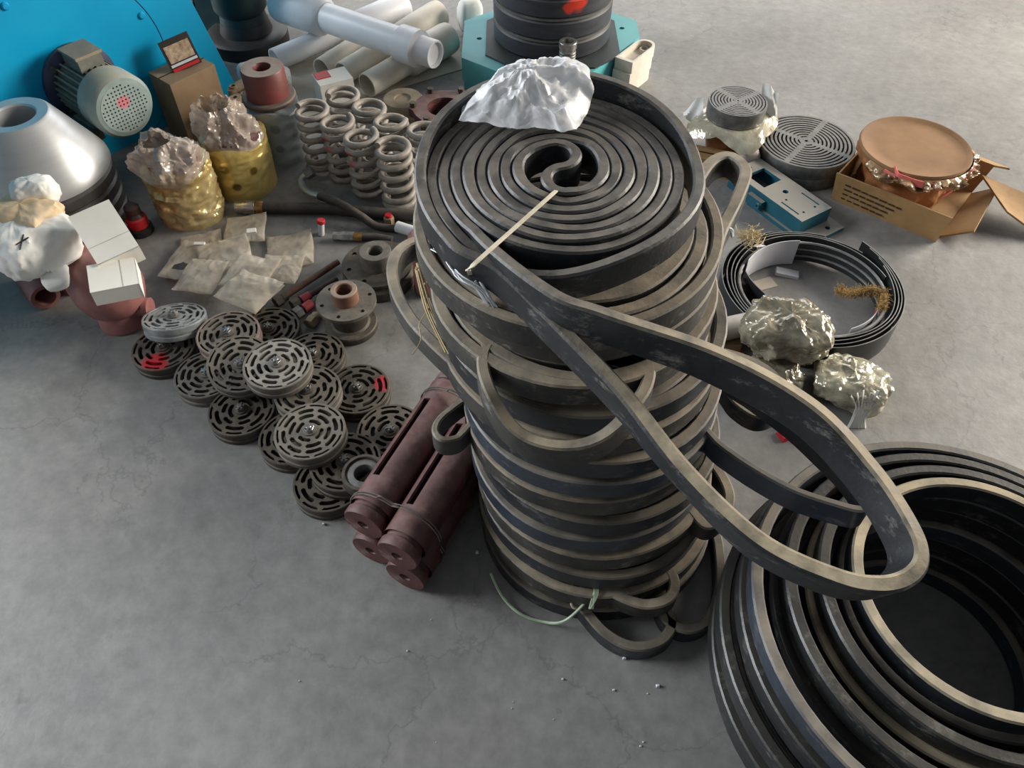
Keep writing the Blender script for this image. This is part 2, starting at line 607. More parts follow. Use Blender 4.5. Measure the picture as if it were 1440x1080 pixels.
def belt_prof(th, hh, ch=0.003):
    a, b = th / 2, hh / 2
    return [(-a + ch, -b), (a - ch, -b), (a, -b + ch), (a, b - ch), (a - ch, b), (-a + ch, b), (-a, b - ch), (-a, -b + ch)]


def crumple(v, amp, freq, seed=0.0, ridge=True):
    """creased-film relief: ridged noise in four octaves"""
    q = Vector(v) * freq + Vector((seed, seed * 1.7, -seed))
    tot, a = 0.0, 1.0
    for _ in range(4):
        tot += a * (0.45 - 1.9 * abs(noise.noise(q)))
        q = q * 2.15 + Vector((3.1, 1.7, 5.3))
        a *= 0.52
    return amp * tot


# ------------------------------------------------------------------ the hall
concrete = floor_material()
plaster = mat('wall_plaster', (196, 194, 188), (180, 178, 172), 0.9, scale=3)
frame_m = mat('window_frame_paint', (150, 156, 158), (130, 136, 138), 0.6)
glass_m = mat('window_glass', (230, 238, 244), (224, 232, 240), 0.1, alpha=0.12)
mb = MB()
mb.box((0.5, 3.0, -0.05), (11.2, 10.4, 0.1))
struct('floor', mb, concrete)


def wall(name, org, ux, length, height, openings):
    """wall along ux with rectangular openings (u0, u1, z0, z1) lying side by side"""
    ang = math.atan2(ux[1], ux[0])
    M = T(org) @ Rz(ang)
    m = MB()
    u = 0.0
    for (u0, u1, z0, z1) in openings:
        m.box(((u + u0) / 2, 0, height / 2), (u0 - u, 0.16, height), M)
        m.box(((u0 + u1) / 2, 0, z0 / 2), (u1 - u0, 0.16, z0), M)
        m.box(((u0 + u1) / 2, 0, (z1 + height) / 2), (u1 - u0, 0.16, height - z1), M)
        u = u1
    m.box(((u + length) / 2, 0, height / 2), (length - u, 0.16, height), M)
    struct(name, m, plaster)
    return M


WN = [0]


def window(M, u0, u1, z0, z1, cols):
    WN[0] += 1
    m = MB()
    for z in (z0 + 0.03, z1 - 0.03, (z0 + z1) / 2):
        m.box(((u0 + u1) / 2, 0, z), (u1 - u0, 0.07, 0.05), M)
    for i in range(cols + 1):
        m.box((u0 + (u1 - u0) * i / cols, 0, (z0 + z1) / 2), (0.05, 0.07, z1 - z0), M)
    return struct('window_%d' % WN[0], m, frame_m)


M = wall('wall_right', (6.1, -2.2, 0), (0, 1, 0), 10.4, 4.2, [(3.9, 7.3, 1.2, 3.4)])
window(M, 3.9, 7.3, 1.2, 3.4, 4)
M = wall('wall_left', (-5.1, -2.2, 0), (0, 1, 0), 10.4, 4.2, [(2.7, 6.1, 1.2, 3.4)])
window(M, 2.7, 6.1, 1.2, 3.4, 4)
M = wall('wall_back', (-5.1, 8.2, 0), (1, 0, 0), 11.2, 4.2, [(2.5, 8.9, 1.6, 3.8)])
window(M, 2.5, 8.9, 1.6, 3.8, 7)

# ------------------------------------------------------------------ tall stack of coiled belts
TH, HH = 0.021, 0.044
N_LAY = 15
Z_TOP = 0.825
# silhouette of the stack in the photograph: centre row, left and right column
SIL = [(262, 578, 1000), (350, 590, 1016), (450, 612, 1020), (520, 634, 1016), (600, 658, 1008), (700, 668, 1000), (740, 668, 1002)]


def stack_axis(z):
    yc = 0.885 + 0.075 * z / Z_TOP
    dep = yc * cP + (CAM_H - z) * sP
    row = 540 - FPX * (yc * sP - (CAM_H - z) * cP) / dep
    for a, b in zip(SIL[:-1], SIL[1:]):
        if row <= b[0] or b is SIL[-1]:
            t = min(1, max(0, (row - a[0]) / (b[0] - a[0])))
            xl, xr = a[1] + (b[1] - a[1]) * t, a[2] + (b[2] - a[2]) * t
            break
    return Vector((((xl + xr) / 2 - 720) / FPX * dep, yc, z)), (xr - xl) / 2 / FPX * dep


ORD = ['lowest', 'second', 'third', 'fourth', 'fifth', 'sixth', 'seventh', 'eighth', 'ninth', 'tenth', 'eleventh', 'twelfth', 'thirteenth', 'fourteenth']


def ring_path(c, r, turns, a0, tilt, tdir, seed, wob=0.006, zw=0.006, step=56, dr=TH * 1.06):
    pts = []
    n = int(step * turns)
    for i in range(n + 1):
        a = a0 + 2 * PI * turns * i / n
        rr = r - TH / 2 - dr * 2.3 * abs(1 - 2 * i / n) ** 1.3 + wob * noise.noise(Vector((math.cos(a) * 1.2, math.sin(a) * 1.2, seed + i / n * 0.7)))
        z = tilt * rr * math.cos(a - tdir) + zw * noise.noise(Vector((math.cos(a) * 1.5, math.sin(a) * 1.5, seed * 3.1 + 9)))
        pts.append(Vector((c.x + rr * math.cos(a), c.y + rr * math.sin(a), c.z + z)))
    return pts


pitch = (Z_TOP - 0.036) / (N_LAY - 0.5)
extra_loops = {
    # layer: list of control points (pixel x, y, height) of slack loops pulled out of that coil
    12: [[(900, 478, 0.675), (940, 470, 0.675), (985, 425, 0.675), (1008, 345, 0.675), (1034, 290, 0.675), (1045, 252, 0.675), (1024, 232, 0.675), (998, 240, 0.675), (975, 275, 0.675), (960, 320, 0.675)]],
    9: [[(650, 360, 0.514), (612, 350, 0.514), (582, 350, 0.514), (560, 366, 0.514), (553, 392, 0.514), (562, 428, 0.514), (588, 470, 0.514), (626, 510, 0.514), (676, 548, 0.514), (740, 575, 0.514), (800, 560, 0.514)]],
    6: [[(720, 590, 0.359), (690, 568, 0.359), (668, 562, 0.359), (644, 574, 0.359), (622, 594, 0.359), (613, 613, 0.359), (622, 626, 0.359), (643, 621, 0.359), (663, 600, 0.359), (676, 584, 0.359), (700, 600, 0.359)]],
    7: [[(930, 562, 0.403), (975, 596, 0.403), (1020, 644, 0.405), (1100, 694, 0.415), (1172, 720, 0.43), (1206, 726, 0.435), (1212, 710, 0.438), (1190, 676, 0.435), (1152, 638, 0.425), (1110, 600, 0.415), (1050, 556, 0.405), (990, 515, 0.403)]],
    5: [[(960, 520, 0.300), (1010, 545, 0.300), (1035, 575, 0.300), (1065, 592, 0.300), (1092, 580, 0.300), (1098, 556, 0.300), (1070, 525, 0.300), (1020, 505, 0.300), (970, 500, 0.300)]],
    3: [[(900, 690, 0.190), (960, 715, 0.190), (990, 745, 0.190), (1015, 730, 0.190), (1022, 700, 0.190), (1000, 660, 0.190), (960, 630, 0.190)]],
    1: [[(740, 760, 0.075), (800, 800, 0.075), (850, 832, 0.085), (900, 852, 0.09), (938, 845, 0.095), (948, 816, 0.1), (928, 788, 0.1), (890, 780, 0.1), (850, 792, 0.1), (800, 780, 0.09), (760, 740, 0.08)]],
    0: [[(760, 800, 0.023), (810, 850, 0.023), (850, 895, 0.023), (890, 914, 0.023), (928, 906, 0.023), (943, 880, 0.023), (925, 850, 0.023), (880, 830, 0.023), (830, 800, 0.023), (800, 760, 0.023)],
        [(925, 848, 0.0225), (935, 876, 0.0225), (962, 890, 0.0225), (990, 880, 0.0225), (1008, 845, 0.0225), (1010, 795, 0.0225), (1000, 750, 0.0225), (960, 720, 0.0225)]],
}
mats_cycle = [rubber, rubber_dusty, rubber, rubber_dusty, rubber_blue, rubber, rubber_dusty, rubber_blue, rubber, rubber_dusty, rubber, rubber_dusty, rubber_dusty, rubber_dusty]
tilt_v = Vector((0, 0))
for k in range(N_LAY - 1):
    z = 0.026 + pitch * k
    c, r = stack_axis(z)
    m = MB()
    if 1 < k < N_LAY - 2:
        tilt_v += Vector((random.uniform(-1, 1), random.uniform(-1, 1))) * 0.013
        tilt_v *= 0.92
    elif k >= N_LAY - 2:
        tilt_v *= 0.5
    r = r * (1 + random.uniform(-0.03, 0.0)) if k < 12 else 0.2135

    def lay_z(x, y, k=k, c=c, tv=tilt_v.copy()):
        """height of this coil's middle above a point: each coil settles on the one below"""
        if k < 2:
            return c.z
        return c.z + tv.x * (x - c.x) + tv.y * (y - c.y) + 0.010 * noise.noise(Vector((x * 5, y * 5, 4 + k * 0.16))) * min(1, (k - 1) / 4, (13.5 - k) / 3)

    path = ring_path(c, r, 2.7, random.uniform(0, 6.28), 0.0, 0.0, k * 1.37, zw=0.0)
    for q in path:
        q.z = lay_z(q.x, q.y) if k else 0.0225
    m.sweep(path, belt_prof(TH, HH))
    if k == 11:
        # slack bight bulging out of the front and drooping
        p2 = []
        for i in range(49):
            t_ = i / 48
            a = R(226 + 72 * t_)
            e = math.sin(PI * t_) ** 0.75
            rr = r - 0.034 + 0.098 * e
            g = max(0, min(1, (rr - r - 0.018) / 0.05))
            x, y = c.x + rr * math.cos(a), c.y + rr * math.sin(a)
            p2.append(Vector((x, y, lay_z(x, y) - 0.040 * g * g * (3 - 2 * g))))
        m.sweep(p2, belt_prof(TH * 0.9, HH))
    for lp in extra_loops.get(k, []):
        cp = [P(*q) for q in lp]

        def tuck(e):                      # both ends run back in between the turns of the coil
            d_ = Vector((e.x - c.x, e.y - c.y, 0)).normalized()
            return Vector((c.x, c.y, e.z)) + d_ * (r - 0.045)
        cp = [tuck(cp[0])] + cp + [tuck(cp[-1])] if k > 0 else cp
        lpts = catmull(cp, 10)
        for q in lpts:
            if k == 0:
                q.z = 0.0225
                continue
            out_ = math.hypot(q.x - c.x, q.y - c.y) - r
            g = max(0, min(1, (out_ - 0.022) / 0.03))
            q.z = lay_z(q.x, q.y) * (1 - g) + q.z * g
        m.sweep(lpts, belt_prof(0.013 if k in (6, 7) else TH, HH + (0.008 if k == 7 else 0.001)))
    what = {12: ', looped beside the teal plate', 9: ', looped beside the hubs', 11: ', looped down its front', 6: ', looped over the pipes',
            7: ', looped over the hoops', 5: ', looped towards film parcels', 3: ', looped beside the hoops', 1: ', with fat green-tied loop', 0: ', with loops on floor'}.get(k, '')
    m.thing('coiled_belt', mats_cycle[k], 'black belt coil, %s from the floor in the tall stack%s' % (ORD[k], what), 'belt', 'belt coils in the tall stack')

# the topmost coil: an S at the heart, two strands winding out and one long slack loop
c, r = stack_axis(Z_TOP)
c = Vector((c.x, c.y, 0))
ZC = Z_TOP - 0.004
sp = 0.0178
r_in = 0.054
a_in = R(100)
TILT_A, TILT_D = 0.075, R(96)     # the whole coil leans a little
N_A = 3 + 125 / 360               # turns until strand A leaves at 225 degrees
N_B = 3 + 300 / 360               # strand B reaches 220 degrees, then goes once more round, loose and proud


def strand(off, n_turn, extra):
    pts = []
    n = int(64 * (n_turn + extra))
    for i in range(n + 1):
        tt = (n_turn + extra) * i / n
        a = a_in + off + 2 * PI * tt
        loose = min(1, max(0, (tt - n_turn + 0.12) / 0.12)) if extra else 0.0
        rr = r_in + 2 * sp * min(tt, n_turn) + 0.0018 * noise.noise(Vector((math.cos(a), math.sin(a), off + tt)))
        zz = ZC - 0.010 * (rr / 0.2) ** 2 + 0.004 * noise.noise(Vector((math.cos(a) * 1.5, math.sin(a) * 1.5, off * 2 + tt)))
        zz += TILT_A * rr * math.cos(a - TILT_D) * (1 - loose)
        rr += max(0, tt - n_turn) * 0.014
        am = a % (2 * PI)
        zz += loose * (0.006 + 0.042 * max(0, math.sin(a - 0.1)) - 0.036 * math.exp(-((am - R(252)) / R(38)) ** 2))
        pts.append(Vector((c.x + rr * math.cos(a), c.y + rr * math.sin(a), zz)))
    return pts


A = strand(0.0, N_A, 0)
B = strand(PI, N_B, 1.0)
S = []
for i in range(1, 20):          # yin-yang heart
    t = i / 20
    ang = a_in + PI * t         # from B's start round to the centre
    cc = Vector((c.x, c.y, ZC)) - 0.5 * r_in * Vector((math.cos(a_in), math.sin(a_in), 0))
    q = cc + 0.5 * r_in * Vector((math.cos(a_in + PI - PI * t), math.sin(a_in + PI - PI * t), 0))
    S.append(q)
S2 = []
for i in range(1, 20):
    t = i / 20
    cc = Vector((c.x, c.y, ZC)) + 0.5 * r_in * Vector((math.cos(a_in), math.sin(a_in), 0))
    S2.append(cc + 0.5 * r_in * Vector((math.cos(a_in + PI + PI * t), math.sin(a_in + PI + PI * t), 0)))
mid = [Vector((c.x, c.y, ZC))]
for q in S + S2:
    q.z += TILT_A * ((q.x - c.x) * math.cos(TILT_D) + (q.y - c.y) * math.sin(TILT_D))
coil = list(reversed(B)) + S + mid + S2 + A
loop_px = [(770, 425, .808), (850, 458, .80), (1000, 512, .775), (1130, 584, .745), (1212, 668, .715), (1262, 742, .70), (1277, 786, .69), (1262, 815, .685),
           (1222, 827, .685), (1160, 815, .685), (1060, 765, .695), (960, 668, .72), (870, 560, .745), (770, 458, .77), (700, 392, .79)]
ctl = [A[-9], A[-1]] + [P(*q) for q in loop_px] + [B[-1], B[-9]]
loop = catmull(ctl, 9)[9:-9]
whole = coil + loop[1:-1]
lc = sum((P(*q) for q in loop_px), Vector()) / len(loop_px)
ups, scl = [], []
nc, nl_ = len(coil), len(loop) - 2
for i, q in enumerate(whole):
    k_ = 0.0 if i < nc else math.sin(PI * (i - nc) / nl_) ** 1.2
    o_ = Vector((q.x - lc.x, q.y - lc.y, 0)).normalized()
    ups.append(Vector((0, 0, 1)) + o_ * 0.38 * k_)           # the slack loop flares open
    e_ = 0.0 if i < nc else min(1, 5 * (i - nc) / nl_, 5 * (nl_ - i + nc) / nl_)
    scl.append((1 + 0.2 * e_, 1 + 0.06 * e_))
m = MB().sweep(whole, belt_prof(0.0172, HH + 0.002), closed=True, ups=ups, scl=scl)
off = Vector((c.x, c.y, Z_TOP - 0.06))
m.V = [v - off for v in m.V]
top = bpy.data.objects.new('coiled_belt', m.mesh('coiled_belt', 38))
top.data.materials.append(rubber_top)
C.objects.link(top)
top.location = off
tag(top, 'topmost coil of black rubber belt with S-shaped heart and long drooping loop', 'belt', 'belt coils in the tall stack')
hc, hr = stack_axis(Z_TOP - 0.08)
rp = []
for i in range(64):
    a = 2 * PI * i / 64
    rr = 0.2135 + 0.0105 + 0.001 * math.sin(a + 2)
    rp.append(Vector((hc.x + rr * math.cos(a), hc.y + rr * math.sin(a), Z_TOP - 0.086 + 0.010 * math.sin(a - 0.4))))
MB().sweep(rp, belt_prof(0.018, 0.044), closed=True).thing('belt_hoop', rubber_dusty, 'dusty belt hoop slung round the stack just under its topmost coil', 'belt')

# strings on the stack


def ribbon(pts, w_, t_, n=6):
    m = MB()
    m.sweep(catmull(pts, n), belt_prof(w_, t_, min(w_, t_) * 0.2))
    return m


p0, p1 = P(778, 272, ZC + .024), P(664, 374, Z_TOP + 0.022)
ribbon([P(782, 268, ZC - .01), p0, (p0 + p1) / 2, p1, P(660, 382, Z_TOP - .02), P(668, 400, .72)], 0.006, 0.002).thing('tie_string', string_m, 'flat straw-coloured string stretched across the topmost belt coil', 'string')
m = MB()
for i in range(7):
    s = random.uniform(-6, 6)
    m.tube(catmull([P(606 + i * 4, 345 + s, .775), P(640 + s, 372 + i * 3, .785), P(672 + s, 398 + i * 2, .775), P(694 + s, 436 + i, .745)], 5), 0.0011, 5)
m.tube(catmull([P(668, 385, .785), P(690, 420, .765), P(700, 438, .745), P(690, 436, .745), P(668, 395, .78)], 6), 0.0022, 6)
m.thing('frayed_string', string_white, 'frayed white string knotted at the edge of the topmost belt coil', 'string')
m = MB()
for i in range(9):
    dx, dy = random.uniform(-7, 7), random.uniform(-6, 6)
    m.tube(catmull([P(588 + dx * .6, 375 + dy, .62), P(604 + dx, 430 + dy, .6), P(622 + dx, 470 + dy, .575), P(634 + dx * 1.2, 492 + dy, .56)], 4), 0.0014, 5)
m.tube(catmull([P(606, 430, .6), P(590, 455, .58), P(592, 478, .57), P(580, 498, .56)], 5), 0.001, 5)
m.tube(catmull([P(596, 400, .6), P(612, 388, .62), P(622, 382, .62)], 5), 0.002, 5)
m.thing('straw_wisp', straw_m, 'wisp of dry straw caught on the belt loop beside the hubs', 'straw')
ribbon([P(983, 318, .70), P(1000, 322, .695), P(1026, 322, .69), P(1030, 332, .67)], 0.004, 0.006).thing('tie_string', string_white, 'short white tie round the slack loop beside the teal plate', 'string')
m = ribbon([P(898, 745, .185), P(920, 755, .185), P(944, 762, .185)], 0.006, 0.004)
m.tube(catmull([P(918, 770, .17), P(926, 752, .19), P(934, 742, .19), P(952, 742, .19)], 4), 0.002, 5)
m.tube(catmull([P(922, 765, .175), P(936, 755, .19), P(930, 745, .195)], 4), 0.002, 5)
m.thing('tie_string', string_m, 'knotted pale string tie low on the belt stack', 'string')
m = MB()
gs = catmull([P(690, 806, .03), P(706, 838, .01), P(730, 862, .006), P(762, 874, .006), P(792, 874, .03), P(822, 848, .07), P(846, 812, .115), P(858, 800, .125)], 8)
m.tube(gs, 0.003, 6)
for i in range(6):
    d = random.uniform(-5, 5)
    m.tube(catmull([P(826 + d, 802 + d, .11), P(838 - d, 830, .11), P(832 + d, 856, .09), P(842 - d, 800, .125)], 5), 0.0012, 5)
m.thing('tie_string', string_green, 'pale green string tied round the lowest belt loops', 'string')
m = MB()
m.tube(catmull([P(818, 792, .1), P(806, 815, .1), P(804, 850, .06), P(812, 856, .05)], 5), 0.003, 6)
m.thing('tie_string', string_m, 'short straw-coloured tie round the lowest belt coil', 'string')

# polythene bag on top
bagc = P(738, 140, Z_TOP + 0.045)


BAG = [(645, 166), (662, 140), (688, 114), (722, 96), (760, 92), (815, 91), (832, 108), (829, 150), (806, 184), (770, 183), (735, 180), (700, 176), (668, 172)]
zb = Z_TOP + 0.036
bl = [P(x_, y_, zb + (0.035 if y_ < 130 else 0.0)) for x_, y_ in BAG]
bag_loop = catmull(bl, 9, closed=True)
bctr = sum(bl, Vector()) / len(bl)
bctr.z = zb


def bag_fn(u, v):
    """v: 0 underside centre, 0.5 the hem, 1 top centre"""
    e = bag_loop[int(u * len(bag_loop)) % len(bag_loop)]
    t = abs(2 * v - 1)                       # 1 at the centres, 0 at the hem
    q = e.lerp(bctr + Vector((0.0, 0.01, 0.012)), t)
    hgt = (1 - (1 - t) ** 2.2)
    q.z += hgt * (0.040 if v > 0.5 else -0.008)
    d = crumple(Vector((q.x, q.y * 1.2, q.z)), 0.012, 19, 3.3 if v > .5 else 9.1)
    q.z += d * (0.35 + hgt)
    q += Vector((noise.noise(e * 60), noise.noise(e * 60 + Vector((5, 5, 5))), 0)) * 0.006 * (1 - t)
    return q


m = MB()
m.grid(bag_fn, 117, 50, wrap=True)
bag = m.thing('polythene_bag', bag_clear, 'crumpled milky polythene bag lying on the topmost belt coil', 'bag', smooth=50)

# ------------------------------------------------------------------ pile of large belt hoops
HC = Vector((0.72, 0.50, 0))
hoop_specs = [(lev, q) for lev in range(7) for q in range(4)]
lev_shift = [-0.16, -0.04, 0.05, -0.05, 0.08, -0.04, -0.10]
htilt = Vector((0, 0))
for lev, q in hoop_specs:
    # 0 = small and towards the back, 1 = wide; hoops of one level lie inside each other
    sft = q / 3.0 + lev_shift[lev]
    rad = 0.216 + 0.125 * sft
    cx = 0.757 - 0.045 * sft
    cy = 0.547 - 0.045 * sft
    zc = 0.0222 + lev * 0.0490
    if q == 0:
        ea = random.uniform(0, 6.28)
        if lev:
            htilt = htilt * 0.9 + Vector((random.uniform(-1, 1), random.uniform(-1, 1))) * 0.008
    ecc = 0.004
    til, td = htilt.length, math.atan2(htilt.y, htilt.x)
    pts = []
    for i in range(72):
        a = 2 * PI * i / 72
        rr = rad * (1 + ecc * math.cos(2 * (a - ea)))
        pts.append(Vector((cx + rr * math.cos(a), cy + rr * math.sin(a), zc + til * rr * math.cos(a - td))))
    cream = (lev == 6 and q == 0) or (lev == 5 and q == 1)
    m = MB().sweep(pts, belt_prof(0.019, 0.043), closed=True)
    m.thing('belt_hoop', rubber_cream if cream else (rubber_hoop if (lev + q) % 3 else rubber_blue),
            'black belt hoop with a cream dusty edge, %s' % ('inmost at the top of the hoop pile' if lev == 6 else 'in the middle of the hoop pile') if cream else
            ('bluish black belt hoop in the wide pile of hoops' if (lev + q) % 3 == 0 else 'large black belt hoop in the wide pile of hoops'),
            'belt', 'hoops in the wide pile')

# ------------------------------------------------------------------ valve plates with arc slots
VR = 0.079


def slotted(Rr, rings, hub):
    holes = []
    for (r_, hw, n, off, frac) in rings:
        for j in range(n):
            a = off + 2 * PI * j / n
            holes.append(arc_slot(r_, hw * 1.14, a, a + 2 * PI / n * frac, 5))
    return holes


def valve(name, label, body_m, plate_m, variant):
    t = thing(name, label, 'valve plate', group='slotted valve plates')
    if variant == 0:
        rings = [(.026, .0042, 4, .3, .62), (.042, .0044, 6, .1, .66), (.0575, .0042, 8, .4, .68), (.0725, .0036, 10, .2, .70)]
    else:
        rings = [(.026, .0042, 3, .3, .66), (.041, .0044, 6, .4, .52), (.0565, .0044, 6, .9, .66), (.072, .0038, 9, .0, .68)]
    MB().plate(circ(VR - .001, 56), slotted(VR, rings, .02), .024, .036).part('slotted_plate', plate_m, t)
    pr = [(VR - .012, .0), (VR - .002, .0), (VR, .002), (VR, .012), (VR - .003, .014), (VR - .003, .018), (VR, .020), (VR, .034), (VR - .002, .0362), (VR - .0055, .0362), (VR - .006, .034)]
    MB().lathe(pr, 48).part('rim', body_m, t)
    rs = MB()
    for rr in (.0335, .0495, .065):
        rs.lathe([(rr - .003, .0185), (rr - .003, .0238), (rr + .003, .0238), (rr + .003, .0185)], 36, closed=True)
    rs.part('seat', body_m, t)
    b = MB()
    b.lathe([(.015, .036), (.015, .039), (.0105, .040)], 20, cap1=True)
    w_ = b.part('washer', body_m, t)
    n = MB()
    n.cyl(.0115, .039, .048, 6, ch=.001)
    n.cyl(.0058, .048, .052, 12, ch=.001)
    for j in range(3):
        n.box((0, 0, .0485), (.021, .0035, .005), Rz(j * PI / 3))
    n.part('castle_nut', steel if variant == 0 else steel_dull, w_)
    return t


def red_dab(name, base, base2, ctr, rad):
    return mat(name, base, base2, 0.55, 0.2, scale=26, spot=[(ctr, rad, (176, 40, 52))], bump=.2, bscale=160)


plate_red1 = red_dab('valve_red_front', (112, 106, 98), (74, 70, 64), (-.015, -.055, .036), .038)
plate_red2 = red_dab('valve_red_side', (96, 90, 80), (62, 58, 50), (.066, .015, .036), .026)
plate_pinkish = mat('valve_pink_rim', (150, 128, 122), (108, 92, 86), .6, .2, scale=26, dust=(158, 148, 136), dust_amt=.6)
va = valve('valve_plate', 'x', cast_grey, cast_grey, 0)
vb = valve('valve_plate', 'x', cast_dark, cast_dark, 1)
# (px, py of the top face centre, height of the underside, tilt x, tilt y, spin, variant, materials, label)
VS = [
    (238, 494, .000, 0, 0, 10, 1, (cast_dark, plate_red1), 'slotted valve plate with red painted front, under the tilted pale one'),
    (378, 462, .000, 0, 0, 40, 1, None, 'dark slotted valve plate on the floor beside the paper packets'),
    (448, 490, .000, 0, 0, 70, 1, None, 'dark slotted valve plate on the floor beside the flanged hub'),
    (288, 527, .004, 3, -4, 100, 0, None, 'grey slotted valve plate on the outer edge of the heap, below the red-daubed one'),
    (345, 575, .000, 0, 0, 15, 1, (cast_dark, cast_dark), 'dark slotted valve plate with bluish nut at the outer edge of the heap'),
    (504, 548, .004, 2, 3, 0, 1, (cast_dark, plate_red2), 'dark slotted valve plate with a red paint dab on its side'),
    (402, 612, .000, 0, 0, 55, 1, None, 'dark slotted valve plate half hidden under a lighter one'),
    (547, 603, .000, 0, 0, 85, 1, None, 'brownish slotted valve plate tucked against the maroon pipes'),
    (457, 671, .000, 0, 0, 30, 1, None, 'dark slotted valve plate at the open end of the heap, beside the bearing ring'),
    (497, 640, .000, 0, 0, 5, 1, None, 'dark slotted valve plate behind the bearing ring'),
    (248, 450, .034, -4, -20, 20, 0, (cast_light, cast_light), 'pale grey slotted valve plate tilted on top beside the red casting'),
    (317, 459, .022, 7, -6, 60, 0, (plate_pinkish, cast_grey), 'grey slotted valve plate with pinkish rim next to the tilted pale one'),
    (337, 508, .034, 4, -5, 0, 0, None, 'grey slotted valve plate in the middle, overlapped by the highest one'),
    (432, 548, .036, 6, 3, 35, 1, (cast_grey, cast_grey), 'grey slotted valve plate with bright nut beside the highest one'),
    (390, 512, .062, 3, -2, 0, 0, (cast_grey, cast_pale), 'light grey slotted valve plate lying highest on the heap'),
    (440, 610, .042, 4, 2, 25, 0, (cast_grey, cast_grey), 'thick grey slotted valve plate lying on a dark one towards the bearing ring'),
]
# where each plate came to rest on the floor or on the plates below: x, y, height, slope along x and y
POSE = {
    0: (-0.8873, 1.3499, 0.0, 0.0, 0.0),
    1: (-0.6321, 1.4171, 0.0, 0.0, 0.0),
    2: (-0.5020, 1.3265, 0.0, 0.0, 0.0),
    3: (-0.7554, 1.2620, 0.0, 0.0, 0.0),
    4: (-0.6441, 1.1491, 0.0, 0.0, 0.0),
    5: (-0.3767, 1.2150, 0.0, 0.0, 0.0),
    6: (-0.5070, 1.0697, 0.0, 0.0, 0.0),
    7: (-0.2833, 1.0870, 0.0, 0.0, 0.0),
    8: (-0.4062, 0.9473, 0.0, 0.0, 0.0),
    9: (-0.3670, 0.9760, 0.0369, 0.0000, 0.0000),
    13: (-0.4850, 1.1800, 0.0369, 0.0000, 0.0000),
    10: (-0.8700, 1.4170, 0.0360, 0.0000, -0.3250),
    11: (-0.7160, 1.3660, 0.0369, 0.0000, 0.0000),
    12: (-0.6540, 1.2490, 0.0628, -0.1000, 0.2250),
    15: (-0.4470, 1.0320, 0.0739, 0.0000, 0.0000),
    14: (-0.5490, 1.2110, 0.0975, -0.0250, 0.0250),
}
used = {0: False, 1: False}
for i_, (px, py, z, tx, ty, spin, var, mm, lab) in enumerate(VS):
    src = va if var == 0 else vb
    x_, y_, z_, sa, sb = POSE[i_]
    loc = Vector((x_, y_, z_))
    rot = (Vector((0, 0, 1)).rotation_difference(Vector((-sa, -sb, 1))) @ Euler((0, 0, R(spin))).to_quaternion()).to_euler()
    if not used[var]:
        used[var] = True
        t = src
        t.location, t.rotation_euler = loc, rot
    else:
        t = dup(src, loc, rot)
    t['label'] = lab
    mm = mm or ((cast_grey, cast_grey) if var == 0 else (cast_dark, cast_dark))
    for ch in t.children:
        nm = ch.name.split('.')[0]
        if nm in ('slotted_plate', 'rim'):
            ch.material_slots[0].link = 'OBJECT'
            ch.material_slots[0].material = mm[1] if nm == 'slotted_plate' else mm[0]
# bearing ring lying against the pipes
t = thing('bearing_ring', 'dark steel bearing ring lying between valve plates and maroon pipes', 'ring', (-0.316, 0.927, 0.0739))
MB().lathe([(.030, 0), (.046, 0), (.048, .003), (.048, .026), (.046, .03), (.040, .03), (.038, .026)], 36).part('outer_race', cast_dark, t)
MB().lathe([(.038, .024), (.034, .026), (.022, .026), (.020, .022), (.020, .0), (.030, 0)], 36).part('inner_race', steel_dull, t)

# ------------------------------------------------------------------ coil springs
spring_base = mat('spring_steel', (158, 152, 144), (120, 114, 108), .55, .2, scale=20, dust=(178, 170, 158), dust_amt=.6, bump=.15)
spring_red = mat('spring_steel_red', (158, 152, 144), (120, 114, 108), .55, .2, scale=20, dust=(178, 170, 158), dust_amt=.6, bump=.15,
                 spot=[((-.045, -.03, .15), .026, (164, 62, 66))])
SH, SR, SW = 0.215, 0.0455, 0.0094


def spring_mb():
    pts = []
    nt_ = 6.1
    n = int(nt_ * 22)
    for i in range(n + 1):
        t = i / n * nt_
        a = 2 * PI * t
        lo, hi = min(1, t / 1.0), min(1, (nt_ - t) / 1.0)
        if t < 1:
            z = SW * 0.9 + t * 0.018
        elif t > nt_ - 1:
            z = SH - SW - (nt_ - t) * 0.018
        else:
            z = SW * 0.9 + .018 + (SH - 2 * SW - .036) * (t - 1) / (nt_ - 2)
        pts.append(Vector((SR * math.cos(a), SR * math.sin(a), z)))
    return MB().tube(pts, SW, 9)


SPR = [(441, 150), (487, 130), (472, 166), (516, 144), (506, 185), (549, 163), (549, 200), (592, 175)]
SPQ = [P(px, py, SH) for px, py in SPR]
for _ in range(300):                       # springs stand side by side without sharing space
    for a_ in range(8):
        for b_ in range(a_):
            d = SPQ[a_] - SPQ[b_]
            if d.length < 2 * (SR + SW) + .003:
                d *= (2 * (SR + SW) + .003 - d.length) / d.length / 2
                SPQ[a_] += d
                SPQ[b_] -= d
sp0 = None
for i, (px, py) in enumerate(SPR):
    q = SPQ[i]
    red = i in (2, 4)
    if sp0 is None:
        o = sp0 = bpy.data.objects.new('coil_spring', spring_mb().mesh('coil_spring', 60))
        o.data.materials.append(spring_base)
    else:
        o = sp0.copy()
    C.objects.link(o)
    o.location = (q.x, q.y, 0)
    o.rotation_euler = (R(random.uniform(-.4, .4)), R(random.uniform(-.4, .4)), random.uniform(0, 6))
    if red:
        o.rotation_euler.z = 0.2
        o.material_slots[0].link = 'OBJECT'
        o.material_slots[0].material = spring_red
    tag(o, 'grey upright coil spring with a red paint smear' if red else 'plain grey coil spring standing upright in the spring cluster', 'spring', 'upright coil springs')

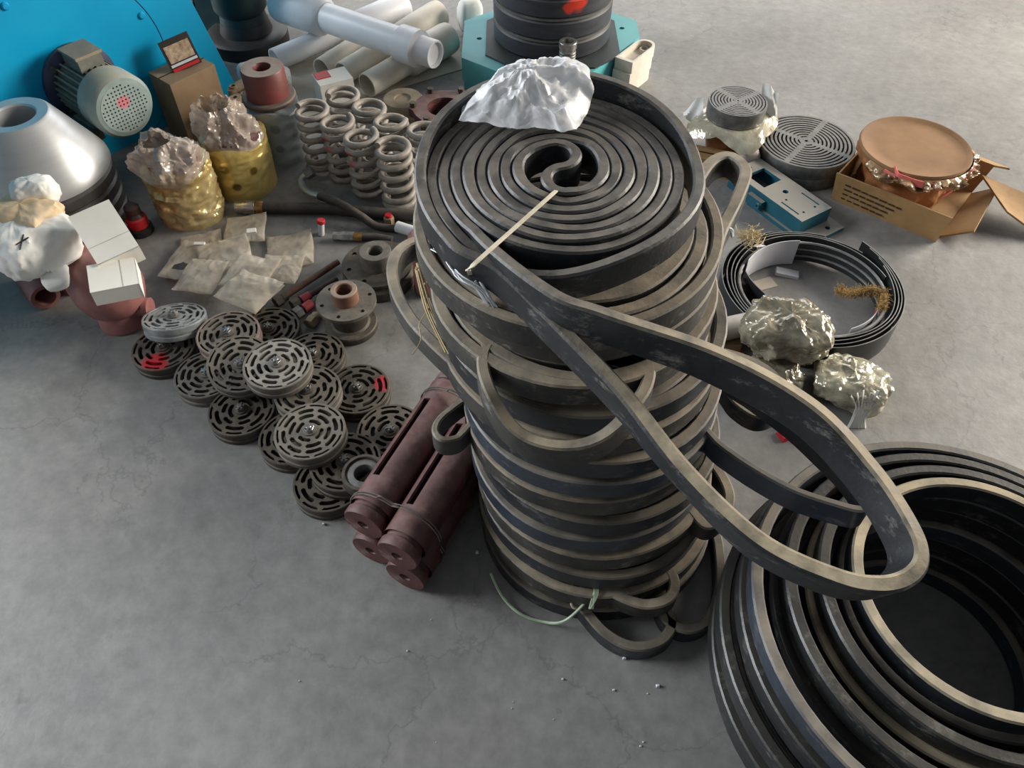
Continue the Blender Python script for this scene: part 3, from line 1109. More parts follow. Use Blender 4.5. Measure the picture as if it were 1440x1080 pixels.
# ------------------------------------------------------------------ maroon slotted pipes, tied in a bundle of four
near = P(548, 752, .0)
far_ = P(668, 560, .0)
ax = (far_ - near)
ax.z = 0
PL = 0.40
ax.normalize()
side = Vector((ax.y, -ax.x, 0))
PR = 0.046


def pipe(name, start, slot_a, label, roll):
    t = thing(name, label, 'pipe', start, group='maroon slotted pipes')
    Mx = along((0, 0, 0), ax)
    # find the local x direction so that the slot can face up
    nth, nl = 32, 22
    L0, L1 = 0.03, PL - 0.03
    sl = set()
    for i in range(nl):
        for j in range(nth):
            if 4 <= i <= 17 and (j in (0, 1)):
                sl.add((i, j))
    m = MB()

    def pt(i, j, r_):
        a = 2 * PI * j / nth + roll
        zz = L0 + (L1 - L0) * i / nl
        return Vector((r_ * math.cos(a), r_ * math.sin(a), zz))
    for i in range(nl):
        for j in range(nth):
            if (i, j) in sl:
                continue
            m.add([pt(i, j, PR), pt(i, j + 1, PR), pt(i + 1, j + 1, PR), pt(i + 1, j, PR)], [(0, 1, 2, 3)], Mx)
            m.add([pt(i, j, PR - .006), pt(i, j + 1, PR - .006), pt(i + 1, j + 1, PR - .006), pt(i + 1, j, PR - .006)], [(3, 2, 1, 0)], Mx)
            for (di, dj, e) in ((0, 1, ((i, j + 1), (i + 1, j + 1))), (0, -1, ((i + 1, j), (i, j))), (1, 0, ((i + 1, j + 1), (i + 1, j))), (-1, 0, ((i, j), (i, j + 1)))):
                if (i + di, (j + dj) % nth) in sl:
                    a_, b_ = e
                    m.add([pt(*a_, PR), pt(*a_, PR - .006), pt(*b_, PR - .006), pt(*b_, PR)], [(0, 1, 2, 3)], Mx)
    tb = m.part('tube', red_paint, t, smooth=30)
    bm = bmesh.new()
    bm.from_mesh(tb.data)
    bmesh.ops.remove_doubles(bm, verts=bm.verts, dist=1e-5)
    bm.to_mesh(tb.data)
    bm.free()
    tb.data.set_sharp_from_angle(angle=R(35))
    for z0 in (0.0, PL - .022):
        m = MB()
        m.lathe([(PR * .74, z0 + .004), (PR * .74, z0 + .0) if False else (.012, z0), (PR * .92, z0), (PR * .97, z0 + .004), (PR * .97, z0 + .018), (PR * .92, z0 + .022), (.012, z0 + .022)], 32, Mx, closed=True)
        m.part('end_disc', red_paint, t)
    m = MB()
    m.lathe([(.0122, .001), (.0115, .004), (.0115, .034)], 16, Mx)
    m.part('bore', red_paint, t)
    for z0, z1 in ((.02, .032), (PL - .034, PL - .02)):
        MB().lathe([(.0118, z0), (PR * .86, z0), (PR * .86, z1), (.0118, z1)], 28, Mx, closed=True).part('neck', red_paint, t)
    return t


def slot_roll(dirv):
    """roll that turns the slot (angle 0..) towards world direction dirv"""
    Mx = along((0, 0, 0), ax).to_3x3()
    d = Mx.inverted() @ Vector(dirv)
    return math.atan2(d.y, d.x) - 2 * PI / 32


n2 = near + side * 0
gap = PR * 2.02
base1 = P(528, 775, PR)
up = Vector((0, 0, 1))
left_dir = -side * .42 + up * .9
labels = ['upper maroon slotted pipe of the bundle, next to the valve plates', 'upper maroon slotted pipe of the bundle, next to the belt stack',
          'lower maroon slotted pipe of the bundle, next to the valve plates', 'lower maroon slotted pipe of the bundle, next to the belt stack']
lowA = P(521, 775, PR)
lowA.z = PR
lowB = lowA + side * gap - ax * .022
upA = lowA + up * gap * .995 - side * .006 + ax * .006
upB = lowB + up * gap * .995 - side * .004 - ax * .004
for st, lb, dv in ((upA, labels[0], left_dir), (upB, labels[1], left_dir), (lowA, labels[2], -side), (lowB, labels[3], side)):
    pipe('slotted_pipe', st, 0, lb, slot_roll(dv))
for dist, lb in ((.055, 'binding wire round the open-floor end of the maroon pipes'), (PL - .05, 'binding wire round the stack end of the maroon pipes')):
    pts = []
    cs = [upA, upB, lowB, lowA]
    ctr = sum((q for q in cs), Vector()) / 4 + ax * dist
    for i in range(40):
        a = 2 * PI * i / 40
        d = side * math.cos(a) + up * math.sin(a)
        rr = max((q + ax * dist - ctr).dot(d) for q in cs) + PR + .002
        pts.append(ctr + d * rr)
    m = MB().tube(pts, .0016, 6, closed=True)
    m.tube([q + ax * .006 for q in pts], .0014, 6, closed=True)
    k0 = pts[12]
    m.tube(catmull([k0, k0 + up * .012 + side * .01, k0 + side * .03 + up * .004, k0 + side * .05 - up * .002], 5), .0018, 6)
    m.thing('binding_wire', wire_m, lb, 'wire')

# ------------------------------------------------------------------ flanged hubs, bolts, hoses
def hub(px, py, lab, flip, hscale=1.0):
    q = P(px, py)
    t = thing('flanged_hub', lab, 'hub', q)
    if not flip:
        MB().lathe([(.0, 0), (.068, 0), (.070, .003), (.070, .018), (.067, .021), (.052, .021), (.047, .026), (.047, .082), (.052, .090)], 40).part('body', cast_dark, t)
        holes = [circ(.0055, 10, (.062 * math.cos(R(20 + 60 * i)), .062 * math.sin(R(20 + 60 * i)))) for i in range(6)]
        MB().plate(circ(.077, 48), holes + [circ(.02, 24)], .090, .100).part('bolt_flange', cast_grey, t)
        MB().lathe([(.032, .098), (.034, .100), (.034, .136), (.032, .138), (.023, .138), (.021, .136), (.021, .06), (.0, .06)], 32).part('bored_spigot', mat('rusty_spigot', (150, 112, 92), (110, 84, 70), .55, .3, scale=20, dust=(160, 148, 136), dust_amt=.9), t)
    else:
        MB().lathe([(0, 0), (.098, 0), (.100, .004), (.100, .03), (.096, .035), (.05, .05), (.046, .055)], 40).part('body', cast_dark, t)
        holes = [circ(.007, 10, (.078 * math.cos(R(50 * i)), .078 * math.sin(R(50 * i)))) for i in range(6)]
        MB().plate(circ(.097, 48), holes + [circ(.03, 24)], .05, .058).part('bolt_flange', cast_dark, t)
        MB().lathe([(.046, .055), (.044, .10), (.042, .103), (.022, .103), (.020, .10), (.020, .05), (0, .05)], 32).part('bored_spigot', cast_grey, t)
    return t


hub(495, 460, 'grey flanged hub with rusty bored spigot beside the valve plates', False)
hub(534, 392, 'broad dark flanged hub with pale bored spigot behind the other hub', True)


def rod(p0, p1, r_, m_, lab, nut_at=0, nutm=None, redpart=False):
    p0, p1 = Vector(p0), Vector(p1)
    d = p1 - p0
    t = thing('threaded_rod', lab, 'bolt', p0)
    Mx = along((0, 0, 0), d)
    L_ = d.length
    MB().cyl(r_, 0, L_, 14, Mx, ch=.001).part('shank', m_, t)
    mm = MB()
    mm.cyl(r_ * 2.0, -.008, .014, 6, Mx, ch=.001)
    mm.part('nut', nutm or cast_dark, t)
    if redpart:
        MB().cyl(r_ * 1.5, .022, .05, 14, Mx).part('red_sleeve', mat('red_sleeve', (170, 60, 66), (120, 44, 48), .5, scale=30), t)
    else:
        MB().cyl(r_ * 1.5, .016, .03, 14, Mx).part('collar', nutm or cast_dark, t)
    return t


rod(P(390, 424, .014), P(476, 368, .018), .0085, mat('rusty_rod', (120, 84, 68), (84, 60, 52), .6, .2, scale=40), 'long rusty threaded rod with dark nut beside the paper packets')
rod(P(414, 428, .014), P(474, 392, .018), .0085, mat('dark_rod', (84, 70, 66), (60, 50, 48), .6, .2, scale=40), 'dark threaded rod with red sleeve next to the long rusty rod', redpart=True)
rod(P(418, 441, .012), P(458, 412, .014), .009, cast_dark, 'short steel bolt with castle nut and red sleeve beside the flanged hub', nutm=steel_dull, redpart=True)
rod(P(437, 454, .012), P(458, 428, .014), .009, brass, 'short brassy bolt pointing at the flanged hub', nutm=tan_m)


def hose(ctrl, r_, lab, ends):
    pts = catmull([P(*q) for q in ctrl], 8)
    b = pts[len(pts) // 2].copy()
    b.z = 0
    t = thing('hydraulic_hose', lab, 'hose', b)
    MB().tube(pts, r_, 12).part('hose', hose_m, t, world=True)
    for (which, kind) in ends:
        e, nx = (pts[0], pts[2]) if which == 0 else (pts[-1], pts[-3])
        d = (e - nx).normalized()
        if d.length < .5:
            continue
        Mx = along(e, d)
        MB().lathe([(r_ * 1.05, -.012), (r_ * 1.12, -.01), (r_ * 1.12, .012), (r_ * .8, .014)], 20, Mx).part('ferrule', brass, t, world=True)
        MB().lathe([(r_ * .8, .01), (r_ * 1.2, .014), (r_ * 1.25, .05), (r_ * 1.1, .054), (r_ * 1.1, .074), (r_ * .7, .076), (r_ * .65, .05)], 6 if kind == 'hex' else 20, Mx, cap0=True).part('fitting', steel, t, world=True)
    return t


h1 = hose([(366, 292, .0185), (410, 293, .0185), (470, 294, .0185), (530, 300, .0185), (600, 304, .0185)], .018, 'dark hydraulic hose with silver end fitting lying before the springs', [(0, 'r')])
h2 = hose([(450, 276, .03), (468, 282, .05), (486, 290, .0505), (508, 304, .034), (530, 318, .013), (560, 322, .0125)], .012, 'thinner hydraulic hose with a bent elbow end among the springs', [])
el = catmull([P(450, 276, .03), P(437, 272, .028), P(426, 264, .03), P(424, 252, .045), P(432, 245, .06)], 6)
MB().tube(el, .011, 12).part('elbow', mat('elbow_zinc', (176, 186, 184), (140, 150, 150), .35, .6), h2, world=True)
Mx = along(P(432, 245, .06), P(440, 240, .07) - P(432, 245, .06))
MB().cyl(.017, -.004, .022, 6, Mx).part('hex_nut', steel_dull, h2, world=True)
hose([(504, 333, .014), (530, 334, .014), (552, 338, .014)], .012, 'short hose end with brass and silver fitting beside the broad hub', [(0, 'hex')])
t = thing('pipe_stub', 'white sleeved pipe stub beside the belt loop at the hubs', 'fitting', P(572, 330))
Mx = along((0, 0, .02), P(600, 338, .02) - P(562, 326, .02))
MB().lathe([(.010, -.03), (.017, -.03), (.017, .04), (.010, .04)], 20, Mx, closed=True).part('sleeve', white_pvc, t)
MB().cyl(.009, -.03, .05, 14, Mx).part('core', steel_dull, t)
t = thing('capped_tube', 'small white tube with red cap standing among the packets', 'tube', P(452, 330), (R(-6), R(8), 0))
MB().cyl(.0095, 0, .04, 14, ch=.001).part('tube', label_white, t)
MB().cyl(.012, .04, .052, 14, ch=.001).part('cap', red_plain, t)
t = thing('reddish_knob', 'reddish cast knob inside the belt loop beside the hubs', 'casting', P(600, 408, .0))
MB().lathe([(0, 0), (.03, 0), (.034, .01), (.03, .1), (.036, .13), (.034, .19), (.022, .205), (0, .21)], 20).part('body', red_paint_light, t)
MB().lathe([(.036, .14), (.042, .142), (.042, .16), (.036, .162)], 20).part('collar', cast_dark, t)
t = thing('hex_plug', 'small pale hex plug with a red tip beside the broad hub', 'fitting', P(548, 316))
MB().cyl(.016, 0, .03, 6, ch=.002).part('hex', tan_m, t)
MB().cyl(.010, .03, .038, 14).part('tip', red_plain, t)

# flat dusty packets of small parts
PK = [(285, 348, 62, 48, 20, .004, 'lying under the others nearest the gold packages'), (262, 366, 52, 60, -12, .012, 'wide and crumpled beside the red-labelled fittings'),
      (345, 322, 62, 46, 8, .016, 'with a torn upper corner beside the hose'), (316, 358, 76, 50, 22, .024, 'with a dark part showing through'),
      (408, 352, 70, 56, 12, .010, 'with a rough dark part, next to the capped tube'), (394, 378, 62, 42, -6, .018, 'folded, below the one by the capped tube'),
      (283, 388, 60, 48, -10, .026, 'half over the tilted valve plate'), (352, 384, 66, 50, -16, .032, 'folded into a peak in the middle'), (350, 408, 74, 46, -28, .016, 'with pointed corner towards the rods')]
PZ = []
for i, (px, py, wpx, hpx, ang, z, lb) in enumerate(PK):
    W, Hh = wpx * 2.1 / FPX, hpx * 2.1 / FPX / .72
    q = P(px, py, 0)
    z = max([.006] + [zj + .0135 for (qj, rj, zj) in PZ if (q - qj).length < rj + math.hypot(W, Hh) / 2 - .012])
    PZ.append((q.copy(), math.hypot(W, Hh) / 2, z))
    q = P(px, py, z)
    t = thing('parts_packet', 'dusty translucent packet of small parts, ' + lb, 'packet', q, (0, 0, R(ang)), 'dusty parts packets')

    def top_fn(u, v, s=1, W=W, Hh=Hh, i=i):
        e = min(u, 1 - u, v, 1 - v)
        b_ = math.sqrt(min(1, e / .22))
        x, y = (u - .5) * W, (v - .5) * Hh
        k = crumple((x, y, 0), .0028, 12, i * 3.1 + s)
        return Vector((x + .012 * W * math.sin(v * 7 + i), y + .012 * Hh * math.sin(u * 6 + i * 2), s * .0065 * b_ + k * (1.5 - .7 * b_) + (.02 * max(0, u + v - 1.55) if s > 0 else 0)))
    m = MB()
    m.grid(lambda u, v: top_fn(u, v, 1), 44, 36)
    m.grid(lambda u, v: top_fn(u, v, -.4) - Vector((0, 0, .002)), 14, 12)
    m.part('film', packet_film, t, smooth=50)
    MB().box((0, -.06 * Hh, .0015), (W * .58, Hh * .5, .007), Rz(R(6)), taper=.85).part('enclosed_part', mat('packet_contents', (74, 72, 70), (44, 43, 42), .7, scale=70), t)
t = thing('paper_tag', 'tiny cream paper tag lying on the parts packets', 'tag', P(354, 326, .055), (0, 0, R(12)))
MB().box((0, 0, .003), (.026, .018, .006)).part('tag', card_white, t)
t = thing('paper_tag', 'small pale tag peeping from the packets near the gold packages', 'tag', P(281, 344, .03), (0, 0, R(0)))
MB().box((0, 0, .003), (.03, .012, .006)).part('tag', card_white, t)

# ------------------------------------------------------------------ wrapped packages, grey cylinder, bushing
def crumpled_drum(r_, h_, seed, amp, top_in=.75, lean=0.0, nu=96, nv=44):
    def fn(u, v):
        a = 2 * PI * u
        if v < .75:
            z = h_ * v / .75
            rr = r_ * (1 + .05 * math.sin(2 * a + seed))
        else:
            z = h_ + .01 * math.sin(a * 3)
            rr = r_ * (1 - (v - .75) / .25 * top_in)
        q = Vector((rr * math.cos(a), rr * math.sin(a), z))
        d = crumple(Vector((q.x, q.y, q.z * 1.8)), amp, 13, seed)
        e = min(1, z / .02)
        return q + Vector((math.cos(a), math.sin(a), .25)) * d * e + Vector((lean * z, 0, 0))
    return MB().grid(fn, nu, nv, wrap=True)


gq = P(272, 300)
t = thing('gold_package', 'crumpled gold wrapped package with loose clear film crown', 'package', gq)
crumpled_drum(.092, .18, 2.0, .011, .9).part('gold_wrap', gold_foil, t, smooth=50)


def crown(u, v, seed=4.0, r0=.092, z0=.155, h=.10, out=.02):
    a = 2 * PI * u
    rr = r0 + out * math.sin(v * PI) - .05 * v * v
    q = Vector((rr * math.cos(a) - .03 * v, rr * math.sin(a), z0 + h * v))
    d = crumple(Vector((q.x, q.y, q.z * .45)), .020, 15, seed)
    return q + Vector((math.cos(a), math.sin(a), .7)) * d * min(1, v * 3)


MB().grid(lambda u, v: crown(u, v), 110, 36, wrap=True).part('film_crown', wrap_clear, t, smooth=50)
MB().lathe([(0, .17), (.075, .17), (.075, .20), (.04, .215), (0, .215)], 24).part('contents', mat('rusty_contents', (128, 96, 84), (92, 66, 60), .6, scale=14), t)
gq = P(348, 258)
t = thing('gold_package', 'gold wrapped drum with dark spots and maroon casting under clear film', 'package', gq)
gspots = mat('gold_wrap_dotted', (216, 196, 124), (182, 158, 86), .3, .3, scale=9, bump=.6, bscale=26, spec=.8,
             spot=[((.005, -.098, .06), .016, (112, 92, 40)), ((-.015, -.098, .12), .016, (112, 92, 40)), ((.06, -.075, .10), .014, (112, 92, 40))])
crumpled_drum(.098, .17, 5.0, .005, .9).part('gold_wrap', gspots, t, smooth=50)
MB().lathe([(0, .165), (.085, .165), (.088, .17), (.085, .19), (.045, .20), (.038, .235), (.02, .24), (0, .24)], 28).part('casting', red_paint, t)
MB().grid(lambda u, v: crown(u, v, 8.0, .094, .16, .115, .0), 110, 36, wrap=True).part('film_crown', wrap_clear, t, smooth=50)
gq = P(398, 212)
t = thing('wrapped_cylinder', 'grey film wrapped cylinder with faint dots under the red bushing', 'package', gq)
crumpled_drum(.085, .175, 9.0, .0018, .95, nv=16).part('film', film_grey, t, smooth=30)
bz = .188
bq = Vector((gq.x, gq.y, bz))
t = thing('bushing', 'thick red and grey bored bushing on the grey wrapped cylinder', 'bushing', (bq.x, bq.y, bz + .002))
MB().lathe([(.02, 0), (.082, 0), (.084, .003), (.084, .010), (.080, .014), (.064, .014)], 40).part('flange', mat('flange_brown', (104, 88, 80), (74, 64, 60), .55, .2, scale=16, dust=(128, 116, 106), dust_amt=.5), t)
MB().lathe([(.066, .012), (.066, .1), (.063, .104), (.028, .104), (.026, .10), (.026, .03), (0, .03)], 36).part('sleeve', mat('bushing_red', (124, 62, 60), (84, 50, 48), .5, .1, scale=9, dust=(150, 140, 130), dust_amt=1.2, dust_lo=.6), t)
# ------------------------------------------------------------------ small carton, printed card and rusty links
cq = P(283, 178)
CH = hz(cq, 96)
t = thing('cardboard_box', 'small dusty cardboard box against the blue machine', 'box', cq, (0, 0, R(50)))
MB().box((0, 0, CH / 2), (.17, .12, CH)).part('body', cardboard_dusty, t, smooth=0)
MB().box((0, 0, CH + .0005), (.172, .003, .003)).part('lid_seam', ink, t, smooth=0)
q = P(264, 96, CH)
t = thing('printed_card', 'small black, cream and red printed card leaning on the blue machine', 'card', (q.x, q.y, CH), (R(-14), R(-6), R(38)))
MB().box((0, 0, .05), (.10, .004, .10)).part('card', mat('card_black', (52, 40, 38), (30, 26, 26), .5), t, smooth=0)
MB().box((0, -.0026, .056), (.084, .002, .052)).part('cream_print', mat('card_cream', (206, 186, 160), (120, 92, 76), .5, scale=60), t, smooth=0)
MB().box((0, -.0026, .022), (.09, .002, .008)).part('white_band', label_white, t, smooth=0)
MB().box((0, -.0026, .009), (.09, .002, .010)).part('red_band', red_plain, t, smooth=0)
for i, (px, py, z, a, lb) in enumerate(((322, 142, .12, 62, 'over the spotted gold drum'), (336, 118, .10, 62, 'beside the cardboard box'), (352, 128, .10, 62, 'behind the red bushing'))):
    q = P(px, py, z)
    t = thing('rusty_link', 'tan rusty bored link lying ' + lb, 'link', (q.x, q.y, 0), (0, 0, R(a)))
    t.scale = (.62, .62, 1)
    out = [(.055 * math.cos(x) + (.03 if math.cos(x) > 0 else -.03), .03 * math.sin(x)) for x in [2 * PI * k_ / 28 for k_ in range(28)]]
    MB().plate(out, [circ(.014, 14, (-.045, 0)), circ(.014, 14, (.045, 0))], z - .02, z).part('link_plate', tan_m, t)
    MB().lathe([(.02, 0), (.022, z - .02), (.013, z - .02), (.013, z + .008), (.021, z + .008), (.021, z - .01)], 18, T((-.045, 0, 0))).part('boss', tan_m, t)
    MB().lathe([(.02, 0), (.022, z - .02)], 18, T((.045, 0, 0))).part('leg', tan_m, t)

# ------------------------------------------------------------------ blue machine with motor
nrm = Vector((math.sin(R(50)), -math.cos(R(50)), 0))       # panel normal, towards the parts
run = Vector((math.cos(R(50)), math.sin(R(50)), 0))
pc = P(336, 128)                                             # foot of the panel's far edge
t = thing('blue_machine', 'bright blue painted machine housing with a round bolted cover', 'machine', pc)
Mp = Matrix(((-run.x, nrm.x, 0, 0), (-run.y, nrm.y, 0, 0), (0, 0, 1, 0), (0, 0, 0, 1)))   # local x: towards camera along panel, y: normal, z up
m = MB()
outl = [(0.0, 0.0), (1.75, 0.0), (1.75, 1.15), (.16, 1.15), (-.02, .0)]
ww = [(-.0, 0), (1.75, 0), (1.75, 1.1), (.24, 1.1)]
vs = [(x, 0, z) for x, z in ww] + [(x, -.45, z) for x, z in ww]
m.add(vs, [(3, 2, 1, 0), (4, 5, 6, 7), (0, 1, 5, 4), (1, 2, 6, 5), (2, 3, 7, 6), (3, 0, 4, 7)], Mp)
m.part('housing', blue_paint, t, smooth=0)
# motor centre on the panel: project the photographed flange pixel on the panel plane
def on_panel(px, py):
    u, v = (px - 720) / FPX, (540 - py) / FPX
    d = Vector((u, cP + sP * v, -sP + cP * v))
    o = Vector((0, 0, CAM_H))
    k_ = (pc - o).dot(nrm) / d.dot(nrm)
    return o + d * k_


mc = on_panel(112, 112)
loc = Mp.inverted() @ (mc - pc)
Mc = Mp @ T((loc.x, 0, loc.z)) @ Matrix.Rotation(-PI / 2, 4, 'X')     # local z = normal
b1 = on_panel(30, 100)
crad = 0.30
MB().lathe([(crad - .002, .000), (crad, .0015), (crad + .002, .000)], 64, Mc).part('cover_seam', mat('seam_dark_blue', (0, 70, 120), (0, 60, 104), .5), t)
for j in range(8):
    a = R(22 + 45 * j)
    MB().lathe([(.011, .0), (.011, .004), (.008, .007), (0, .0075)], 12, Mc @ T(((crad - .02) * math.cos(a), (crad - .02) * math.sin(a), 0))).part('bolt', blue_paint, t)
mt = thing('electric_motor', 'grey-green electric motor with perforated fan cover on the blue machine', 'motor', mc)
Mm = Mp @ Matrix.Rotation(-PI / 2, 4, 'X')
mt.scale = (.82, .82, .82)
MB().lathe([(0, 0), (.135, 0), (.138, .004), (.138, .02), (.132, .024), (.10, .03)], 40, Mm).part('flange', navy_paint, mt)
mflange = mt.children[-1]
for j in range(4):
    a = R(45 + 90 * j)
    MB().cyl(.011, .02, .036, 6, Mm @ T((.12 * math.cos(a), .12 * math.sin(a), 0))).part('flange_bolt', steel_dull, mflange)
MB().lathe([(.10, .02), (.094, .03), (.094, .20)], 40, Mm).part('body', motor_fin, mt)
for j in range(30):
    a = 2 * PI * j / 30
    MB().box((.1, 0, .115), (.022, .0065, .16), Mm @ Rz(a)).part('cooling_fin', motor_fin, mt, smooth=0)
MB().lathe([(.108, .195), (.116, .20), (.116, .285), (.104, .302), (.088, .305)], 44, Mm).part('fan_cover', motor_paint, mt)
holes = []
for ix in range(-6, 7):
    for iy in range(-6, 7):
        if math.hypot(ix, iy) < 6.2 and math.hypot(ix, iy) > .5:
            holes.append(circ(.0036, 6, (ix * .0135, iy * .0135)))
MB().plate(circ(.0895, 40), holes, .302, .3055, Mm).part('fan_grille', mat('grille_paint', (158, 172, 170), (140, 156, 154), .5, scale=14,
                                                         spot=[(tuple(Mm @ Vector((.0, -.022, .305))), .026, (206, 128, 136))]), mt)
MB().cyl(.085, .27, .29, 32, Mm).part('fan', black_iron, mt)
tbox = MB().box((0, -.125, .12), (.09, .05, .11), Mm).part('terminal_box', motor_fin, mt, smooth=0)
MB().box((0, -.153, .12), (.10, .01, .12), Mm).part('terminal_lid', mat('lid_tan', (156, 142, 122), (130, 118, 100), .6), tbox, smooth=0)
for s in (-1, 1):
    MB().box((s * .085, .105, .13), (.03, .05, .14), Mm).part('foot', motor_fin, mt, smooth=0)

# ------------------------------------------------------------------ silver cone and dark rings
cx_, cy_ = -1.345, 1.912
t = thing('crusher_cone', 'large machined silver cone with bored top beside the blue machine', 'cone', (cx_, cy_, 0))
MB().lathe([(.055, .20), (.055, .345), (.059, .350), (.088, .352), (.095, .347), (.172, .215), (.184, .192), (.186, .178), (.15, .172)], 72).part('cone', aluminium, t)
for i, (rr, z0) in enumerate(((.184, .132), (.183, .090), (.181, .046), (.179, .0))):
    MB().lathe([(.12, z0), (rr - .006, z0), (rr, z0 + .006), (rr, z0 + .032), (rr - .008, z0 + .041), (.12, z0 + .041)], 56).part('ring', ring_dark, t)

# ------------------------------------------------------------------ red casting, white parcel and cartons
rq = P(172, 445)
t = thing('red_casting', 'red primer painted pipe casting on the floor under white cartons', 'casting', rq)
d = (P(62, 352) - P(178, 440))
d.z = 0
d.normalize()
Ma = along((0, 0, .115), d)
MB().lathe([(0, -.10), (.03, -.097), (.062, -.08), (.085, -.04), (.088, .0), (.078, .05), (.058, .09), (.052, .12), (.052, .24), (.064, .244), (.066, .262), (.05, .266), (0, .266)], 40, Ma).part('body', red_paint_light, t)
MB().lathe([(.0, .0), (.062, 0), (.066, .004), (.062, .03), (.054, .05), (.06, .10)], 32, T(-d * .015)).part('foot', red_paint_light, t)
MB().lathe([(.0, .0), (.05, 0), (.05, .03), (.03, .06), (.03, .1)], 24, T(d * .21)).part('rear_foot', red_paint_light, t)
s_ = Vector((-d.y, d.x, 0))
Mb = along(Vector((0, 0, .1)) - d * .05 - s_ * .04, -s_ * .8 + Vector((0, 0, -.1)) - d * .5)
MB().cyl(.008, .03, .052, 14, along(Vector((0, 0, .118)) - d * .055, (s_ * .3 - d * .55 + Vector((0, 0, .35))))).part('plug', black_iron, t)  # black cylinder paints the dark of an open drain hole; no plug there
MB().lathe([(.022, .0), (.022, .058), (.028, .062), (.028, .076), (.015, .078), (0, .076)], 24, along(Vector((0, 0, .05)) - d * .03, (-d + s_ * -.8))).part('branch', red_paint_light, t)
q = P(70, 414, .03)
t = thing('pipe_stub', 'brown pipe stub with dark open end beside the red casting', 'pipe', (q.x, q.y, 0))
Mx = along((0, -.02, .038), (P(30, 340) - P(80, 405)))
MB().lathe([(.0265, .0), (.036, .0), (.038, .004), (.038, .15), (.0, .15)], 28, Mx).part('pipe', red_paint_light, t)
MB().lathe([(.0265, .001), (.0265, .11), (0, .11)], 20, Mx).part('bore', red_paint_light, t)
# parcel wrapped in white paper and cloth
pq = P(44, 352, .21)
t = thing('white_parcel', 'lumpy white paper parcel marked with a pen cross on the red casting', 'parcel', (pq.x, pq.y, .182))


def lump(sx, sy, sz, seed, amp):
    def fn(u, v):
        a, ph = 2 * PI * u, PI * (v - .5)
        ce = lambda x: math.copysign(abs(x) ** .6, x)
        q_ = Vector((sx * ce(math.cos(a)) * ce(math.cos(ph)), sy * ce(math.sin(a)) * ce(math.cos(ph)), sz * ce(math.sin(ph))))
        return q_ * (1 + crumple(q_, amp * 1.5, 11, seed))
    return fn


pw = MB().grid(lump(.12, .095, .058, 1.2, .09), 90, 44, T((0, 0, .06)) @ Rz(R(-28)), wrap=True).part('paper_wrap', paper_white, t, smooth=50)
MB().grid(lump(.085, .06, .03, 3.2, .12), 80, 36, T((-.0, .05, .105)) @ Rz(R(-20)), wrap=True).part('cream_cloth', paper_cream, t, smooth=50)
MB().grid(lump(.05, .04, .035, 6.2, .16), 60, 30, T((.01, .11, .12)) @ Rz(R(20)), wrap=True).part('knotted_corner', paper_white, t, smooth=50)
MB().grid(lump(.03, .05, .014, 8.2, .12), 24, 12, T((.09, -.09, .02)) @ Rz(R(20)), wrap=True).part('loose_flap', paper_white, t, smooth=50)
bvh = BVHTree.FromPolygons([v.co + t.location for v in pw.data.vertices], [tuple(p.vertices) for p in pw.data.polygons])
m = MB()
for (xa, ya, xb, yb) in ((23, 344, 40, 334), (33, 330, 28, 351)):
    pts = []
    for i in range(8):
        d = (P(xa + (xb - xa) * i / 7, ya + (yb - ya) * i / 7) - Vector((0, 0, CAM_H))).normalized()
        hit = bvh.ray_cast(Vector((0, 0, CAM_H)), d)
        if hit[0]:
            pts.append(hit[0] - d * .001)
    if len(pts) > 2:
        m.tube(pts, .0018, 6)
if m.V:
    m.part('pen_cross', pen, t, world=True)


def carton(px, py, z, dims, rot, lab):
    q_ = P(px, py, z)
    t_ = thing('white_carton', lab, 'carton', q_, rot)
    x, y, h_ = dims
    MB().box((0, 0, 0), (x, y, h_ - .004)).part('body', card_white, t_, smooth=0)
    MB().box((0, 0, h_ / 2 - .001), (x + .001, y + .001, .002)).part('lid', card_white, t_, smooth=0)
    MB().box((x / 2 - .0005, 0, 0), (.002, y + .001, h_)).part('end_flap', card_white, t_, smooth=0)
    MB().box((x * .18, 0, h_ / 2 + .0004), (.001, y, .0008)).part('lid_seam', mat('carton_seam', (196, 192, 180), None, .8), t_, smooth=0)
    return t_


carton(151, 335, .276, (.16, .10, .055), (R(4), R(16), R(-52)), 'long white carton sloping off the white parcel')
carton(163, 396, .240, (.105, .085, .05), (R(8), R(4), R(22)), 'small white carton balanced on the bulb of the red casting')
# two little red fittings
for i, (px, py, lb) in enumerate(((200, 326, 'beside the gold package'), (172, 346, 'half hidden behind the white carton'))):
    t = thing('red_fitting', 'little black fitting with a red band ' + lb, 'fitting', P(px, py), (0, 0, i))
    MB().lathe([(0, 0), (.034, 0), (.036, .004), (.036, .022), (.028, .026)], 20).part('base', black_iron, t)
    MB().lathe([(.028, .024), (.03, .03), (.03, .055), (.026, .06)], 20).part('red_band', red_plain, t)
    MB().lathe([(.026, .058), (.02, .07), (.022, .075), (.022, .092), (.014, .1), (0, .1)], 20).part('neck', mat('fitting_brown', (84, 58, 50), (52, 38, 34), .5), t)

